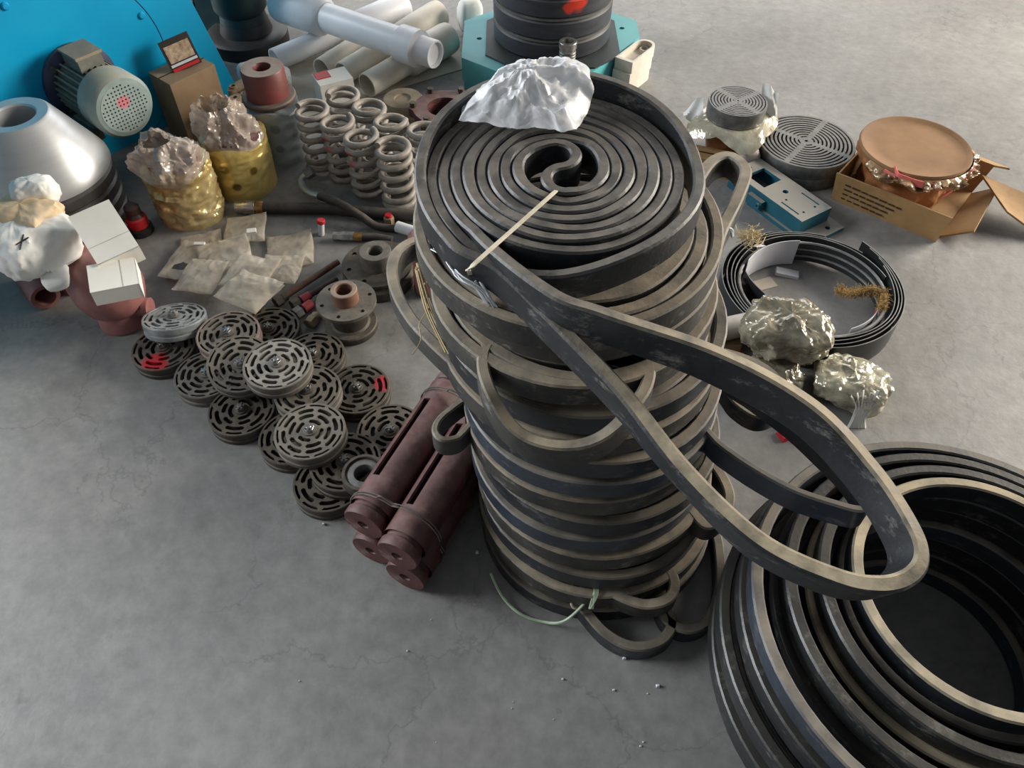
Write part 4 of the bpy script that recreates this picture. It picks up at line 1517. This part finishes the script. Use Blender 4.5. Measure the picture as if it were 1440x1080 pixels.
# ------------------------------------------------------------------ white pipes at the back
def pvc(p0, p1, r_, m_, lab, ends):
    p0, p1 = Vector(p0), Vector(p1)
    t_ = thing('plastic_pipe', lab, 'pipe', ((p0.x + p1.x) / 2, (p0.y + p1.y) / 2, 0), group='white plastic pipes')
    t_.location.z = 0
    d_ = p1 - p0
    L_ = d_.length
    Mx_ = along(p0, d_)
    MB().lathe([(r_, 0), (r_, L_), (r_ * .9, L_), (r_ * .9, 0)], 32, Mx_, closed=True).part('tube', m_, t_, world=True)
    for (at, dr, kind) in ends:
        a = 0 if at == 0 else L_
        s = 1 if at == 1 else -1
        if kind == 'socket':
            pr = [(r_ * 1.02, -s * .16), (r_ * 1.32, -s * .14), (r_ * 1.36, -s * .03), (r_ * 1.36, s * .06), (r_ * 1.3, s * .075), (r_ * .95, s * .075), (r_ * .9, s * .0)]
        else:
            pr = [(r_ * 1.02, -s * .09), (r_ * 1.22, -s * .085), (r_ * 1.22, -s * .01), (r_ * .98, s * .0), (r_ * .92, s * .004), (r_ * .92, s * .06), (r_ * .88, s * .064), (r_ * .78, s * .064), (r_ * .76, s * .0)]
        MB().lathe(pr, 32, Mx_ @ T((0, 0, a)), cap1=False).part('socket' if kind == 'socket' else 'spigot_collar', m_, t_, world=True)
        if kind != 'socket':
            MB().cyl(r_ * .77, a, a + s * .05, 24, Mx_).part('plug', m_, t_, world=True)
    return t_


pvc(P(415, 10, .158), P(592, 70, .158), .052, white_pvc, 'clean white plastic pipe with socket and spigot laid across the others', [(0, 0, 'socket'), (1, 0, 'spigot')])
pvc(P(386, 84, .046), P(548, 17, .060), .040, white_pvc, 'white plastic pipe lying next to the dark machinery', [(1, 0, 'socket')])
pvc(P(482, 103, .046), P(600, 30, .060), .040, white_pvc_dusty, 'dusty white plastic pipe in the middle with a cream socket', [(1, 0, 'socket')])
pvc(P(516, 120, .049), P(612, 64, .064), .043, white_pvc_dusty, 'dusty white plastic pipe with socket nearest the teal pedestal', [(1, 0, 'socket')])
pvc(P(452, 97, .044), P(520, 52, .044), .038, white_pvc_dusty, 'dusty cream plastic pipe between two white ones, under the crossing pipe', [])
sq = P(515, 90)
t_ = thing('packing_sheet', 'pale dusty packing sheet spread under the plastic pipes', 'sheet', sq)
MB().grid(lambda u, v: Vector(((u - .5) * .70, (v - .5) * .46, .0025 + .0015 * noise.noise(Vector((u * 7, v * 6, 2))))), 40, 30, Rz(R(32))).part('sheet', sheet_m, t_)
q = P(470, 122, .06)
t = thing('small_carton', 'small white carton with red lid edge behind the springs', 'carton', (q.x, q.y, 0), (0, 0, R(28)))
MB().box((0, 0, .05), (.12, .09, .10)).part('body', card_white, t, smooth=0)
MB().box((-.03, .02, .1015), (.05, .045, .003)).part('red_print', red_plain, t, smooth=0)
for i, (px, py, a, lb) in enumerate(((352, 100, 30, 'white folded paper wrap beside the cardboard box'), (392, 108, 10, 'white crumpled paper with a red print behind the bushing'))):
    q = P(px, py, .05)
    t = thing('paper_wrap', lb, 'paper', (q.x, q.y, 0), (0, 0, R(a)))
    MB().grid(lump(.042, .036, .036, 11 + i, .12), 60, 30, T((0, 0, .042)), wrap=True).part('wrap', paper_white, t, smooth=50)
    if i:
        MB().box((-.0, .005, .076), (.036, .024, .010), Rz(.3)).part('red_print', mat('faded_red', (214, 110, 116), None, .6), t, smooth=0)

# dark machinery behind the blue machine
dq = P(352, 62)
t = thing('dark_pump', 'dark green and black pump standing behind the blue machine', 'pump', dq)
MB().lathe([(.05, 0), (.15, 0), (.155, .01), (.155, .05), (.14, .06), (.10, .06), (.09, .10), (.07, .10)], 40).part('base_flange', black_iron, t)
MB().lathe([(.09, .09), (.085, .13), (.10, .15), (.10, .42), (.07, .46), (0, .46)], 32).part('body', green_dark, t)
MB().box((-.14, .12, .10), (.10, .14, .20)).part('side_block', green_dark, t, smooth=0)
q = P(308, 34)
t = thing('dark_crate', 'dark brown crate with yellowish top behind the blue machine', 'crate', (q.x - .06, q.y + .12, 0), (0, 0, R(40)))
MB().box((0, 0, .13), (.20, .20, .26)).part('body', mat('crate_brown', (58, 44, 38), (40, 30, 28), .7), t, smooth=0)
MB().box((0, 0, .27), (.21, .21, .02)).part('lid', mat('crate_yellow', (142, 124, 60), (110, 96, 46), .7), t, smooth=0)
for k_ in range(3):
    MB().box((0, -.102, .05 + .08 * k_), (.2, .006, .06)).part('slat', mat('crate_slat', (70, 54, 46), None, .7), t, smooth=0)

# ------------------------------------------------------------------ teal pedestal with ribbed drum
dq = P(774, 96)
t = thing('teal_pedestal', 'teal painted octagonal cast pedestal on the floor', 'pedestal', dq)
HB = .115
W2, D2, ch = .325, .24, .10
oc = [(-W2, -D2 + ch), (-W2 + ch * 1.3, -D2), (W2 * .42, -D2), (W2, D2 * .05), (W2, D2 - ch), (W2 - ch * 1.3, D2), (-W2 + ch * 1.3, D2), (-W2, D2 - ch)]
MB().plate(oc, [circ(.010, 12, (.265, .08)), circ(.010, 12, (-.265, 0))], .03, HB).part('top_plate', teal_paint, t, smooth=0)
MB().plate([(x * .985, y * .985) for x, y in oc], [], 0, .04).part('skirt', teal_paint, t, smooth=0)
MB().plate([(x * .74, y * .92) for x, y in [(-W2, -D2 + ch), (-W2 + ch * 1.3, -D2), (W2 - ch * 1.3, -D2), (W2, -D2 + ch), (W2, D2 - ch), (W2 - ch * 1.3, D2), (-W2 + ch * 1.3, D2), (-W2, D2 - ch)]], [], HB - .001, HB + .006).part('dark_gasket', mat('gasket_dark', (58, 66, 66), (44, 52, 52), .6), t, smooth=0)
dr = thing('ribbed_drum', 'black ribbed rubber drum with a red paint mark on the teal pedestal', 'drum', (dq.x, dq.y + .02, HB + .005))
pr = [(.17, 0)]
for k_ in range(7):
    z = .004 + k_ * .074
    pr += [(.205, z), (.212, z + .008), (.213, z + .058), (.206, z + .066), (.200, z + .070)]
pr += [(.16, .524), (.13, .524), (.13, .45)]
MB().lathe(pr, 64).part('body', drum_rubber, dr)
for k_ in range(6):
    z = .070 + k_ * .074
    MB().lathe([(.200, z), (.2115, z + .002), (.2115, z + .008), (.200, z + .010)], 64).part('rib', mat('drum_rib', (112, 112, 108), (84, 85, 84), .5, scale=14), dr)
# pipe nipple in front of the drum
q = dq + Vector((.045, -.2215, 0))
t = thing('pipe_nipple', 'short silver pipe nipple standing before the ribbed drum', 'fitting', (q.x, q.y, HB))
MB().lathe([(.026, 0), (.028, .004), (.028, .075), (.031, .078), (.031, .098), (.029, .10), (.019, .10), (.018, .07), (.0, .07)], 24).part('body', steel, t)
m = MB()
for k_ in range(6):
    m.lathe([(.0278, .010 + k_ * .010), (.0298, .014 + k_ * .010), (.0278, .018 + k_ * .010)], 24)
m.part('thread', steel_dull, t)
# white cast brackets stacked on the right
for k_ in range(3):
    q = P(880, 92, .02 + .05 * k_)
    t = thing('white_bracket', 'white cast bracket with rounded eye, %s of three beside the teal pedestal' % ('lowest', 'middle', 'topmost')[k_], 'bracket',
              (.450 + .005 * k_, 2.722 + .007 * k_, .0 + .0405 * k_), (0, 0, R(53)), 'white brackets')
    t.scale = (.72, .72, .8)
    out = [(-.15, -.05), (.05, -.05)] + [(.05 + .05 * math.cos(R(a)), .05 * math.sin(R(a))) for a in range(-75, 90, 15)] + [(.05, .05), (-.15, .05)]
    MB().plate(out, [circ(.016, 16, (.05, 0))], 0, .016).part('eye_plate', white_pvc_dusty, t)
    MB().plate(out, [[(x * .86 - .002, y * .8) for x, y in out]], .015, .050).part('raised_edge', white_pvc_dusty, t)
    MB().lathe([(.016, .014), (.024, .014), (.024, .03), (.016, .03)], 18, T((.05, 0, 0)), closed=True).part('boss', white_pvc_dusty, t)
q = Vector((-.165, 3.09, 0))
t = thing('paper_scrap', 'scrap of white paper behind the teal pedestal', 'paper', (q.x, q.y, 0), (0, 0, .4))
MB().grid(lump(.05, .035, .07, 14, .06), 20, 12, T((0, 0, .07)), wrap=True).part('scrap', paper_white, t, smooth=50)

# rusty flange ring and tan disc behind the springs
q = P(625, 150, .1)
t = thing('lobed_flange', 'maroon lobed flange ring between springs and belt stack', 'flange', (q.x, q.y, 0))
out = []
for i in range(96):
    a = 2 * PI * i / 96
    rr = .105 + .016 * max(0, math.cos(a * 6)) ** 2
    out.append((rr * math.cos(a), rr * math.sin(a)))
MB().plate(out, [circ(.058, 32)], .07, .10).part('lobed_plate', red_paint, t)
MB().lathe([(.058, 0), (.085, 0), (.085, .08), (.058, .08)], 36, closed=True).part('hub', red_paint, t)
for i in range(6):
    a = 2 * PI * i / 6
    MB().cyl(.011, .10, .116, 6, T((.104 * math.cos(a), .104 * math.sin(a), 0))).part('bolt', cast_dark, t)
q = P(566, 136, .06)
t = thing('tan_disc', 'dusty tan disc lying behind the springs', 'disc', (q.x, q.y, 0))
MB().lathe([(0, 0), (.066, 0), (.07, .005), (.07, .05), (.066, .056), (.03, .056), (.028, .05), (0, .05)], 36).part('disc', mat('tan_disc', (176, 162, 140), (148, 134, 114), .8, scale=20), t)

# ------------------------------------------------------------------ right: slotted plates, carton, teal plate
def slotted_disc(name, lab, loc, r_, h_, rings, rot=0):
    t_ = thing(name, lab, 'disc', loc, (0, 0, rot))
    hs = []
    for k_ in range(rings):
        rr = r_ * (.16 + .76 * k_ / (rings - 1))
        n_ = 4
        for j in range(n_):
            g_ = .010 / rr
            hs.append(arc_slot(rr, r_ * .018, 2 * PI * j / n_ + g_, 2 * PI * (j + 1) / n_ - g_, 12))
    MB().plate(circ(r_ * .985, 64), hs + [circ(r_ * .035, 12)], h_ - .010, h_).part('slotted_plate', steel_dull, t_)
    MB().lathe([(r_ * .96, 0), (r_ * .99, 0), (r_, .004), (r_, h_ - .004), (r_ * .985, h_)], 56).part('rim', steel_dull, t_)
    MB().cyl(r_ * .96, .0, h_ - .016, 40).part('core', cast_dark, t_)
    return t_


q = P(1134, 198, .085)
slotted_disc('slotted_disc', 'dark lower slotted steel disc under the large bright one', (q.x - .002, q.y - .002, 0), .148, .042, 9, .3)
slotted_disc('slotted_disc', 'large bright slotted steel disc on top, between carton and small disc', (q.x, q.y, .0425), .153, .0425, 10, .9)
q = P(1038, 142, .185)
slotted_disc('slotted_disc', 'small slotted steel disc on a paper wrapped pile', (q.x, q.y, .138), .092, .048, 8, .6)
t = thing('wrapped_pile', 'pile of discs in oiled brown paper under the small slotted disc', 'package', (q.x - .0, q.y, 0))
MB().grid(lump(.076, .074, .068, 21, .06), 90, 44, T((-.006, 0, .068)), wrap=True).part('brown_paper', brown_paper, t, smooth=55)


def skirt(u, v):
    a = 2 * PI * u
    rr = .09 + .045 * v + .02 * v * math.sin(4 * a + .6)
    q_ = Vector((rr * math.cos(a), rr * math.sin(a), .136 - .035 * v * v + .012 * v * math.sin(5 * a)))
    return q_ + Vector((0, 0, 1)) * crumple(q_, .007, 22, 4) * v


MB().grid(skirt, 48, 8, wrap=True).part('film_skirt', foil_silver, t, smooth=50)
MB().grid(lambda u, v: Vector((.085 + .05 * u, .02 + .05 * v - .03 * u, .13 + .085 * v * (1 - .3 * u) + .006 * math.sin(9 * u + 4 * v))), 8, 8).part('film_corner', paper_white, t)
MB().grid(lambda u, v: Vector((-.10 - .055 * u, .0 + .05 * v, .12 + .06 * v * (1 - u) + .008 * math.sin(7 * u + 5 * v))), 8, 8).part('film_flap', paper_white, t)
q = Vector((.757, 2.163, 0))
t = thing('paper_wrap', 'crumpled pale paper below the oiled brown pile', 'paper', (q.x, q.y, 0))
MB().grid(lump(.030, .028, .040, 31, .1), 40, 20, T((0, 0, .040)), wrap=True).part('wrap', mat('grey_paper', (196, 188, 180), (168, 156, 148), .8, scale=10), t, smooth=50)
q = Vector((.606, 2.166, 0))
t = thing('brown_carton', 'low brown carton under the oiled paper pile', 'carton', (q.x + .03, q.y - .0, 0), (0, 0, R(-20)))
MB().box((0, 0, .03), (.15, .07, .06)).part('body', cardboard, t, smooth=0)
MB().box((0, -.0, .061), (.152, .004, .003)).part('lid_seam', ink, t, smooth=0)

# open cardboard carton with wrapped disc
f0, f1 = P(1169, 279), P(1316, 340)
ex = (f1 - f0)
LW = ex.length
ex.normalize()
ey = Vector((-ex.y, ex.x, 0))
Mbx = Matrix(((ex.x, ey.x, 0, f0.x), (ex.y, ey.y, 0, f0.y), (0, 0, 1, 0), (0, 0, 0, 1)))
t = thing('open_carton', 'torn open cardboard carton with spread flaps', 'carton', f0)
BH, BD = .10, .30
cb = .005


def panel(name, quad, thick, m_=cardboard):
    a_, b_, c_, d_ = [Vector(v) for v in quad]
    n_ = (b_ - a_).cross(d_ - a_).normalized() * thick
    nu, nv = 8, 4
    mm = MB()
    f_ = lambda u, v: (a_ * (1 - u) * (1 - v) + b_ * u * (1 - v) + c_ * u * v + d_ * (1 - u) * v)
    mm.grid(lambda u, v: f_(u, v) + n_ * .5 + n_.normalized() * .004 * noise.noise(f_(u, v) * 9), nu, nv, Mbx)
    mm.grid(lambda u, v: f_(u, 1 - v) - n_ * .5 + n_.normalized() * .004 * noise.noise(f_(u, 1 - v) * 9), nu, nv, Mbx)
    rim = [(a_, b_), (b_, c_), (c_, d_), (d_, a_)]
    for (s0, s1) in rim:
        mm.add([s0 + n_ * .5, s0 - n_ * .5, s1 - n_ * .5, s1 + n_ * .5], [(0, 1, 2, 3)], Mbx)
    return mm.part(name, m_, t, world=True)


panel('bottom', ((0, 0, .004), (LW, 0, .004), (LW, BD, .004), (0, BD, .004)), cb)
fw = panel('front_wall', ((0, 0, 0), (LW, 0, 0), (LW + .012, -.012, BH), (-.008, -.016, BH)), cb)
panel('back_wall', ((LW, BD, 0), (0, BD, 0), (-.01, BD + .02, BH), (LW + .02, BD + .02, BH)), cb)
panel('end_wall', ((0, BD, 0), (0, 0, 0), (-.002, -.012, BH), (-.002, BD, BH)), cb)
panel('torn_end_wall', ((LW, .03, 0), (LW, BD, 0), (LW + .06, BD, .05), (LW + .075, .05, .045)), cb)
panel('flap', ((LW, BD, .07), (LW + .20, BD + .02, .045), (LW + .26, BD - .10, .004), (LW + .12, BD - .12, .06)), cb)
panel('flap', ((LW * .55, BD + .02, BH), (LW + .02, BD + .02, BH), (LW + .06, BD + .06, .085), (LW * .6, BD + .06, .09)), cb)
for k_ in range(4):
    m = MB()
    x_ = .028
    zz = .072 - .017 * k_
    while x_ < LW * .62 - .02 * k_:
        wl = random.uniform(.012, .03)
        m.box((x_ + wl / 2, -.0036 - .014 * zz / BH, zz - .012 * x_ / LW), (wl, .002, .0045), Mbx)
        x_ += wl + .006
    m.part('print_line', ink, t, smooth=0, world=True)
q = Vector((1.206, 2.046, 0))
t2 = thing('wrapped_disc', 'large disc wrapped in brown oiled paper in the open carton', 'package', (q.x, q.y, .012))
WR = .157


def wrapd(u, v):
    a = 2 * PI * u
    z = .15 * v
    rr = WR * (.80 + .20 * max(0, min(1, (v - .55) * 4))) + .006 * math.sin(11 * a + 3 * v) * (1 - v)
    q_ = Vector((rr * math.cos(a), rr * math.sin(a), z))
    return q_ + Vector((math.cos(a), math.sin(a), 0)) * crumple(q_, .007, 20, 6)


MB().grid(wrapd, 120, 28, wrap=True).part('paper_wrap', brown_paper, t2, smooth=55)
MB().lathe([(0, .1515), (WR * .7, .1505), (WR * .93, .152), (WR * .97, .157), (WR * 1.01, .158), (WR * 1.03, .150), (WR * 1.0, .135)], 56).part('lid', brown_lid, t2)


def folds(u, v):
    a = -2.75 + 2.75 * u
    e = math.sin(PI * u) ** .5
    rr = WR * (1.0 + .10 * math.sin(PI * v)) + .006
    q_ = Vector((rr * math.cos(a), rr * math.sin(a), .150 - .046 * v * (.55 + .45 * math.sin(5 * a + 1) ** 2)))
    return q_ + Vector((math.cos(a), math.sin(a), .4)) * (crumple(q_, .026, 26, 3) * math.sin(PI * v) + .004) * e


MB().grid(folds, 130, 24).part('torn_folds', mat('film_folds', (200, 168, 124), (96, 62, 38), .2, scale=16, bump=.6, bscale=60, spec=.9), t2, smooth=50)
for (a0, a1, z0, z1) in ((-125, -42, .155, .118), (-62, -138, .118, .150), (-40, -75, .158, .095)):
    pts = []
    for i in range(13):
        a = R(a0 + (a1 - a0) * i / 12)
        pts.append(Vector((WR * 1.10 * math.cos(a), WR * 1.10 * math.sin(a), z0 + (z1 - z0) * i / 12)))
    if a0 == -125:
        pts = [Vector((WR * .95 * math.cos(R(-132)), WR * .95 * math.sin(R(-132)), .160))] + pts
    MB().sweep(catmull(pts, 3), belt_prof(.003, .011, .0006)).part('tape', pink_tape, t2)

# long teal base plate
k0, k1 = P(1128, 312, .06), P(1174, 290, .06)
ya = (k1 - k0)
wd = ya.length - .012
ya.normalize()
xa = Vector((-ya.y, ya.x, 0))
Mt = Matrix(((xa.x, ya.x, 0, k0.x), (xa.y, ya.y, 0, k0.y), (0, 0, 1, 0), (0, 0, 0, 1)))
t = thing('teal_base_plate', 'long teal base plate with a dusty top, cutouts and slots', 'base plate', (k0.x, k0.y, 0))
PLn = .30
rc = lambda x0, x1, y0, y1: [(x0, y0), (x1, y0), (x1, y1), (x0, y1)]
hol = [rc(.18, .255, wd * .2, wd * .78), circ(.009, 14, (.13, wd * .52)), rc(.03, .10, wd * .12, wd * .16), rc(.03, .10, wd * .80, wd * .84), circ(.005, 8, (.28, wd * .5)),
       circ(.004, 8, (.03, wd * .3)), circ(.004, 8, (.03, wd * .68)), circ(.004, 8, (.10, wd * .3))]
MB().plate(rc(0, PLn, 0, wd), hol, .05, .06, Mt).part('top_plate', teal_dusty, t, smooth=0, world=True)
for (x0, x1, y0, y1) in ((0, PLn, 0, .008), (0, PLn, wd - .008, wd), (0, .008, .008, wd - .008), (PLn - .008, PLn, .008, wd - .008)):
    MB().box(((x0 + x1) / 2, (y0 + y1) / 2, .026), (x1 - x0, y1 - y0, .05), Mt).part('side_wall', teal_dusty, t, smooth=0, world=True)
MB().plate(rc(-.05, .20, -.01, wd + .02), [circ(.008, 10, (-.025, wd * .8))], 0, .012, Mt).part('foot_flange', teal_dusty, t, smooth=0, world=True)
MB().box((.17, -.012, .03), (.06, .016, .03), Mt).part('side_lug', teal_dusty, t, smooth=0, world=True)
MB().lathe([(.004, .0), (.009, .0), (.009, .014), (.004, .014)], 14, Mt @ T((.15, -.012, .03)) @ Matrix.Rotation(PI / 2, 4, 'X'), closed=True).part('lug_boss', teal_dusty, t, world=True)
MB().box((.28, wd * .22, .068), (.03, wd * .3, .016), Mt).part('raised_pad', teal_dusty, t, smooth=0, world=True)

# ------------------------------------------------------------------ ring of thin flat belts
rcn = P(1130, 432)
RB = .235
t = thing('flat_belt_ring', 'ring of thin black flat belts with springy loose ends', 'belt', rcn)
for k_ in range(4):
    pts = []
    rr0 = RB - .010 * k_
    span = (300, 330, 350, 372)[k_]
    st = (45, 38, 28, 20)[k_]
    n_ = 70
    for i in range(n_ + 1):
        a = R(st - 360 + (360 - span) + span * i / n_)
        fl = max(0, (i - n_ * .88) / (n_ * .12))
        rr = rr0 + .02 * fl * fl + .003 * math.sin(3 * a + k_)
        pts.append(Vector((rr * math.cos(a), rr * .96 * math.sin(a), .045 + .002 * k_)))
    MB().sweep(pts, belt_prof(.0028, .082 - .004 * k_, .0006)).part('band', black_belt_flat, t)
for zz in (.022, .045, .068):
    pts = [Vector(((RB - .045) * math.cos(2 * PI * i / 60), (RB - .045) * .96 * math.sin(2 * PI * i / 60), zz)) for i in range(60)]
    MB().sweep(pts, belt_prof(.010, .019, .003), closed=True).part('inner_rib', black_belt_flat, t)
pts = [Vector(((RB - .055) * math.cos(R(a)), (RB - .055) * .96 * math.sin(R(a)), .047)) for a in range(88, 150, 4)]
MB().sweep(pts, belt_prof(.002, .085, .0005)).part('paper_label', label_white, t)
pts = [Vector(((RB - .06) * math.cos(R(a)), (RB - .06) * .96 * math.sin(R(a)), .05)) for a in range(-70, -18, 4)]
MB().sweep(pts, belt_prof(.002, .06, .0005)).part('printed_label', label_white, t)
pts = [Vector(((RB - .062) * math.cos(R(a)), (RB - .062) * .96 * math.sin(R(a)), .045)) for a in range(-46, -24, 4)]
MB().sweep(pts, belt_prof(.002, .04, .0005)).part('red_print', red_plain, t)
pts = []
for i in range(33):
    a = R(160 + 95 * i / 32)
    rr = .176 - .045 * math.sin(PI * i / 32)
    pts.append(Vector((rcn.x + rr * math.cos(a), rcn.y + rr * .96 * math.sin(a), .041)))
MB().sweep(pts, belt_prof(.0025, .08, .0005)).thing('belt_strip', black_belt_flat, 'thin black belt strip leaning inside the flat belt ring', 'belt')
q = P(1106, 386)
t = thing('paper_tag', 'pale paper tag on the floor inside the flat belt ring', 'tag', q, (0, R(4), R(-14)))
MB().box((0, 0, .005), (.065, .028, .010), taper=.96).part('tag', label_white, t, smooth=0)
t = thing('paper_tag', 'flat cream paper slip on the floor inside the flat belt ring', 'tag', P(1075, 400), (0, 0, R(20)))
MB().box((0, 0, .0015), (.06, .04, .003)).part('slip', sheet_m, t, smooth=0)
# fibre brush lying on the ring
bp = catmull([P(1180, 408, .06), P(1200, 412, .085), P(1225, 408, .095), P(1242, 415, .095), P(1240, 432, .09)], 6)
t = thing('fibre_tuft', 'tuft of coarse brown fibre resting on the flat belt ring', 'fibre', bp[len(bp) // 2] - Vector((0, 0, .01)))
m = MB()
for i in range(900):
    j = random.randrange(len(bp))
    b0 = bp[j] + Vector([random.uniform(-.011, .011) for _ in range(3)])
    d = Vector([random.uniform(-1, 1) for _ in range(3)]).normalized()
    m.tube([b0, b0 + d * .007 + Vector([random.uniform(-.004, .004) for _ in range(3)]), b0 + d * .010 + Vector([random.uniform(-.007, .007) for _ in range(3)])], .0006, 3)
o = m.part('fibres', fibre_m, t, world=True)
o['kind'] = 'stuff'
m = MB()
m.tube(bp, .009, 8)
m.part('core', fibre_m, t, world=True)


def straw_tuft(px, py, z, n_, spread, lab):
    b0 = P(px, py, z)
    t_ = thing('straw_tuft', lab, 'straw', (b0.x, b0.y, z))
    mm = MB()
    for i in range(n_):
        c0 = Vector([random.uniform(-spread, spread) * .6 for _ in range(2)] + [random.uniform(0, .03)])
        d_ = Vector((random.uniform(-1, 1), random.uniform(-1, 1), random.uniform(-.2, .8))).normalized() * spread
        s__ = Vector([random.uniform(-.012, .012) for _ in range(3)])
        mm.tube(catmull([c0 - d_ * .5, c0 + s__, c0 + d_ * .5], 3), random.uniform(.0006, .0016), 4)
    o_ = mm.part('straws', straw_m, t_)
    o_['kind'] = 'stuff'
    return t_


straw_tuft(1052, 338, .10, 60, .045, 'tuft of dry straw between belt stack and flat belt ring')
q = P(1066, 345, .11)
t = thing('paper_tag', 'small white tag in the straw tuft by the flat belt ring', 'tag', q, (R(60), 0, R(10)))
MB().box((0, 0, .012), (.024, .002, .024)).part('tag', label_white, t, smooth=0)

# film wrapped rolls
def film_roll(px, py, z, sx, sy, sz, rot, m_, lab, seed):
    q_ = P(px, py, z)
    t_ = thing('film_parcel', lab, 'parcel', (q_.x, q_.y, z - sz))
    MB().grid(lump(sx, sy, sz, seed, .15), 110, 54, T((0, 0, sz)) @ Rz(rot), wrap=True).part('film', m_, t_, smooth=50)
    mm = MB()
    for k__ in range(5):
        a_ = rot + random.uniform(-1.0, .6)
        b_ = Vector((sx * .95 * math.cos(a_), sy * .95 * math.sin(a_), sz * random.uniform(.6, 1.3)))
        mm.grid(lump(.02, .012, .012, seed + k__ * 2, .25), 14, 8, T(b_) @ Rz(a_), wrap=True)
    mm.part('twisted_ends', foil_silver, t_, smooth=50)
    return t_


film_roll(1106, 464, .146, .096, .072, .055, R(-18), foil_grey, 'smoky film wrapped roll beside the flat belt ring', 2.3)
film_roll(1194, 540, .05, .080, .066, .046, R(-25), foil_silver, 'bright silvery film parcel on the floor below the smoky roll', 5.1)
film_roll(1085, 530, .046, .066, .052, .042, R(10), foil_grey, 'flattened grey film parcel under the smoky roll', 7.7)
t = thing('film_tail', 'twisted white film tail hanging by the long belt loop', 'film', P(1204, 602, .0))
m = MB()
for k_ in range(7):
    x_ = -.02 + .007 * k_
    m.sweep(catmull([Vector((x_, 0, .0)), Vector((x_ * .7, .01, .03)), Vector((x_ * .9 + .004, .02, .06)), Vector((x_ * 1.6, .03, .085 + .01 * (k_ % 3)))], 4), belt_prof(.006, .0015, .0003))
m.part('strands', paper_white, t)
for px, py, z, lb in ((1034, 506, .0, 'behind the belt stack by the smoky roll'), (1108, 612, .0, 'on the floor under the long belt loops')):
    t = thing('red_tag', 'small bright red tag ' + lb, 'tag', P(px, py, z) - Vector((0, 0, z)), (0, 0, R(20)))
    MB().box((0, 0, .006 + z), (.05, .03, .012 + z * 2), taper=.85).part('tag', red_plain, t, smooth=0)
    MB().box((0, 0, .0125 + z * 2), (.03, .016, .002)).part('print', label_white, t, smooth=0)
q = P(1022, 462, .06)
t = thing('grey_tube', 'grey dusty tube end between belt stack and smoky roll', 'tube', (q.x, q.y, 0))
MB().lathe([(.024, -.06), (.03, -.06), (.03, .09), (.024, .09)], 20, along((0, 0, .06), (1, .25, .05)), closed=True).part('tube', mat('grey_tube', (176, 170, 164), (140, 134, 128), .6), t)
MB().box((0, 0, .015), (.08, .06, .03)).part('rest', cardboard_dusty, t, smooth=0)

# crumbs of plaster on the floor
m = MB()
for i in range(90):
    px, py = random.uniform(420, 1300), random.uniform(420, 1060)
    q = P(px, py, 0)
    if (q - Vector((.15, .9, 0))).length < .33 or (q - HC).length < .46 or (-.5 < q.x < 0 and .7 < q.y < 1.7) or q.x < -.5 and q.y > .9 or q.x > .4 and q.y > 1.0:
        continue
    s = random.uniform(.0012, .0032)
    m.box((q.x, q.y, s / 2), (s * random.uniform(1, 2), s * 1.3, s), None, .7)
for (px, py) in ((671, 777), (676, 690), (949, 898), (878, 926), (925, 965), (560, 762), (455, 738)):
    q = P(px, py, 0)
    m.box((q.x, q.y, .003), (.007, .006, .006), None, .6)
o = m.thing('plaster_crumbs', label_white, 'scattered white plaster crumbs on the concrete floor', 'debris')
o['kind'] = 'stuff'
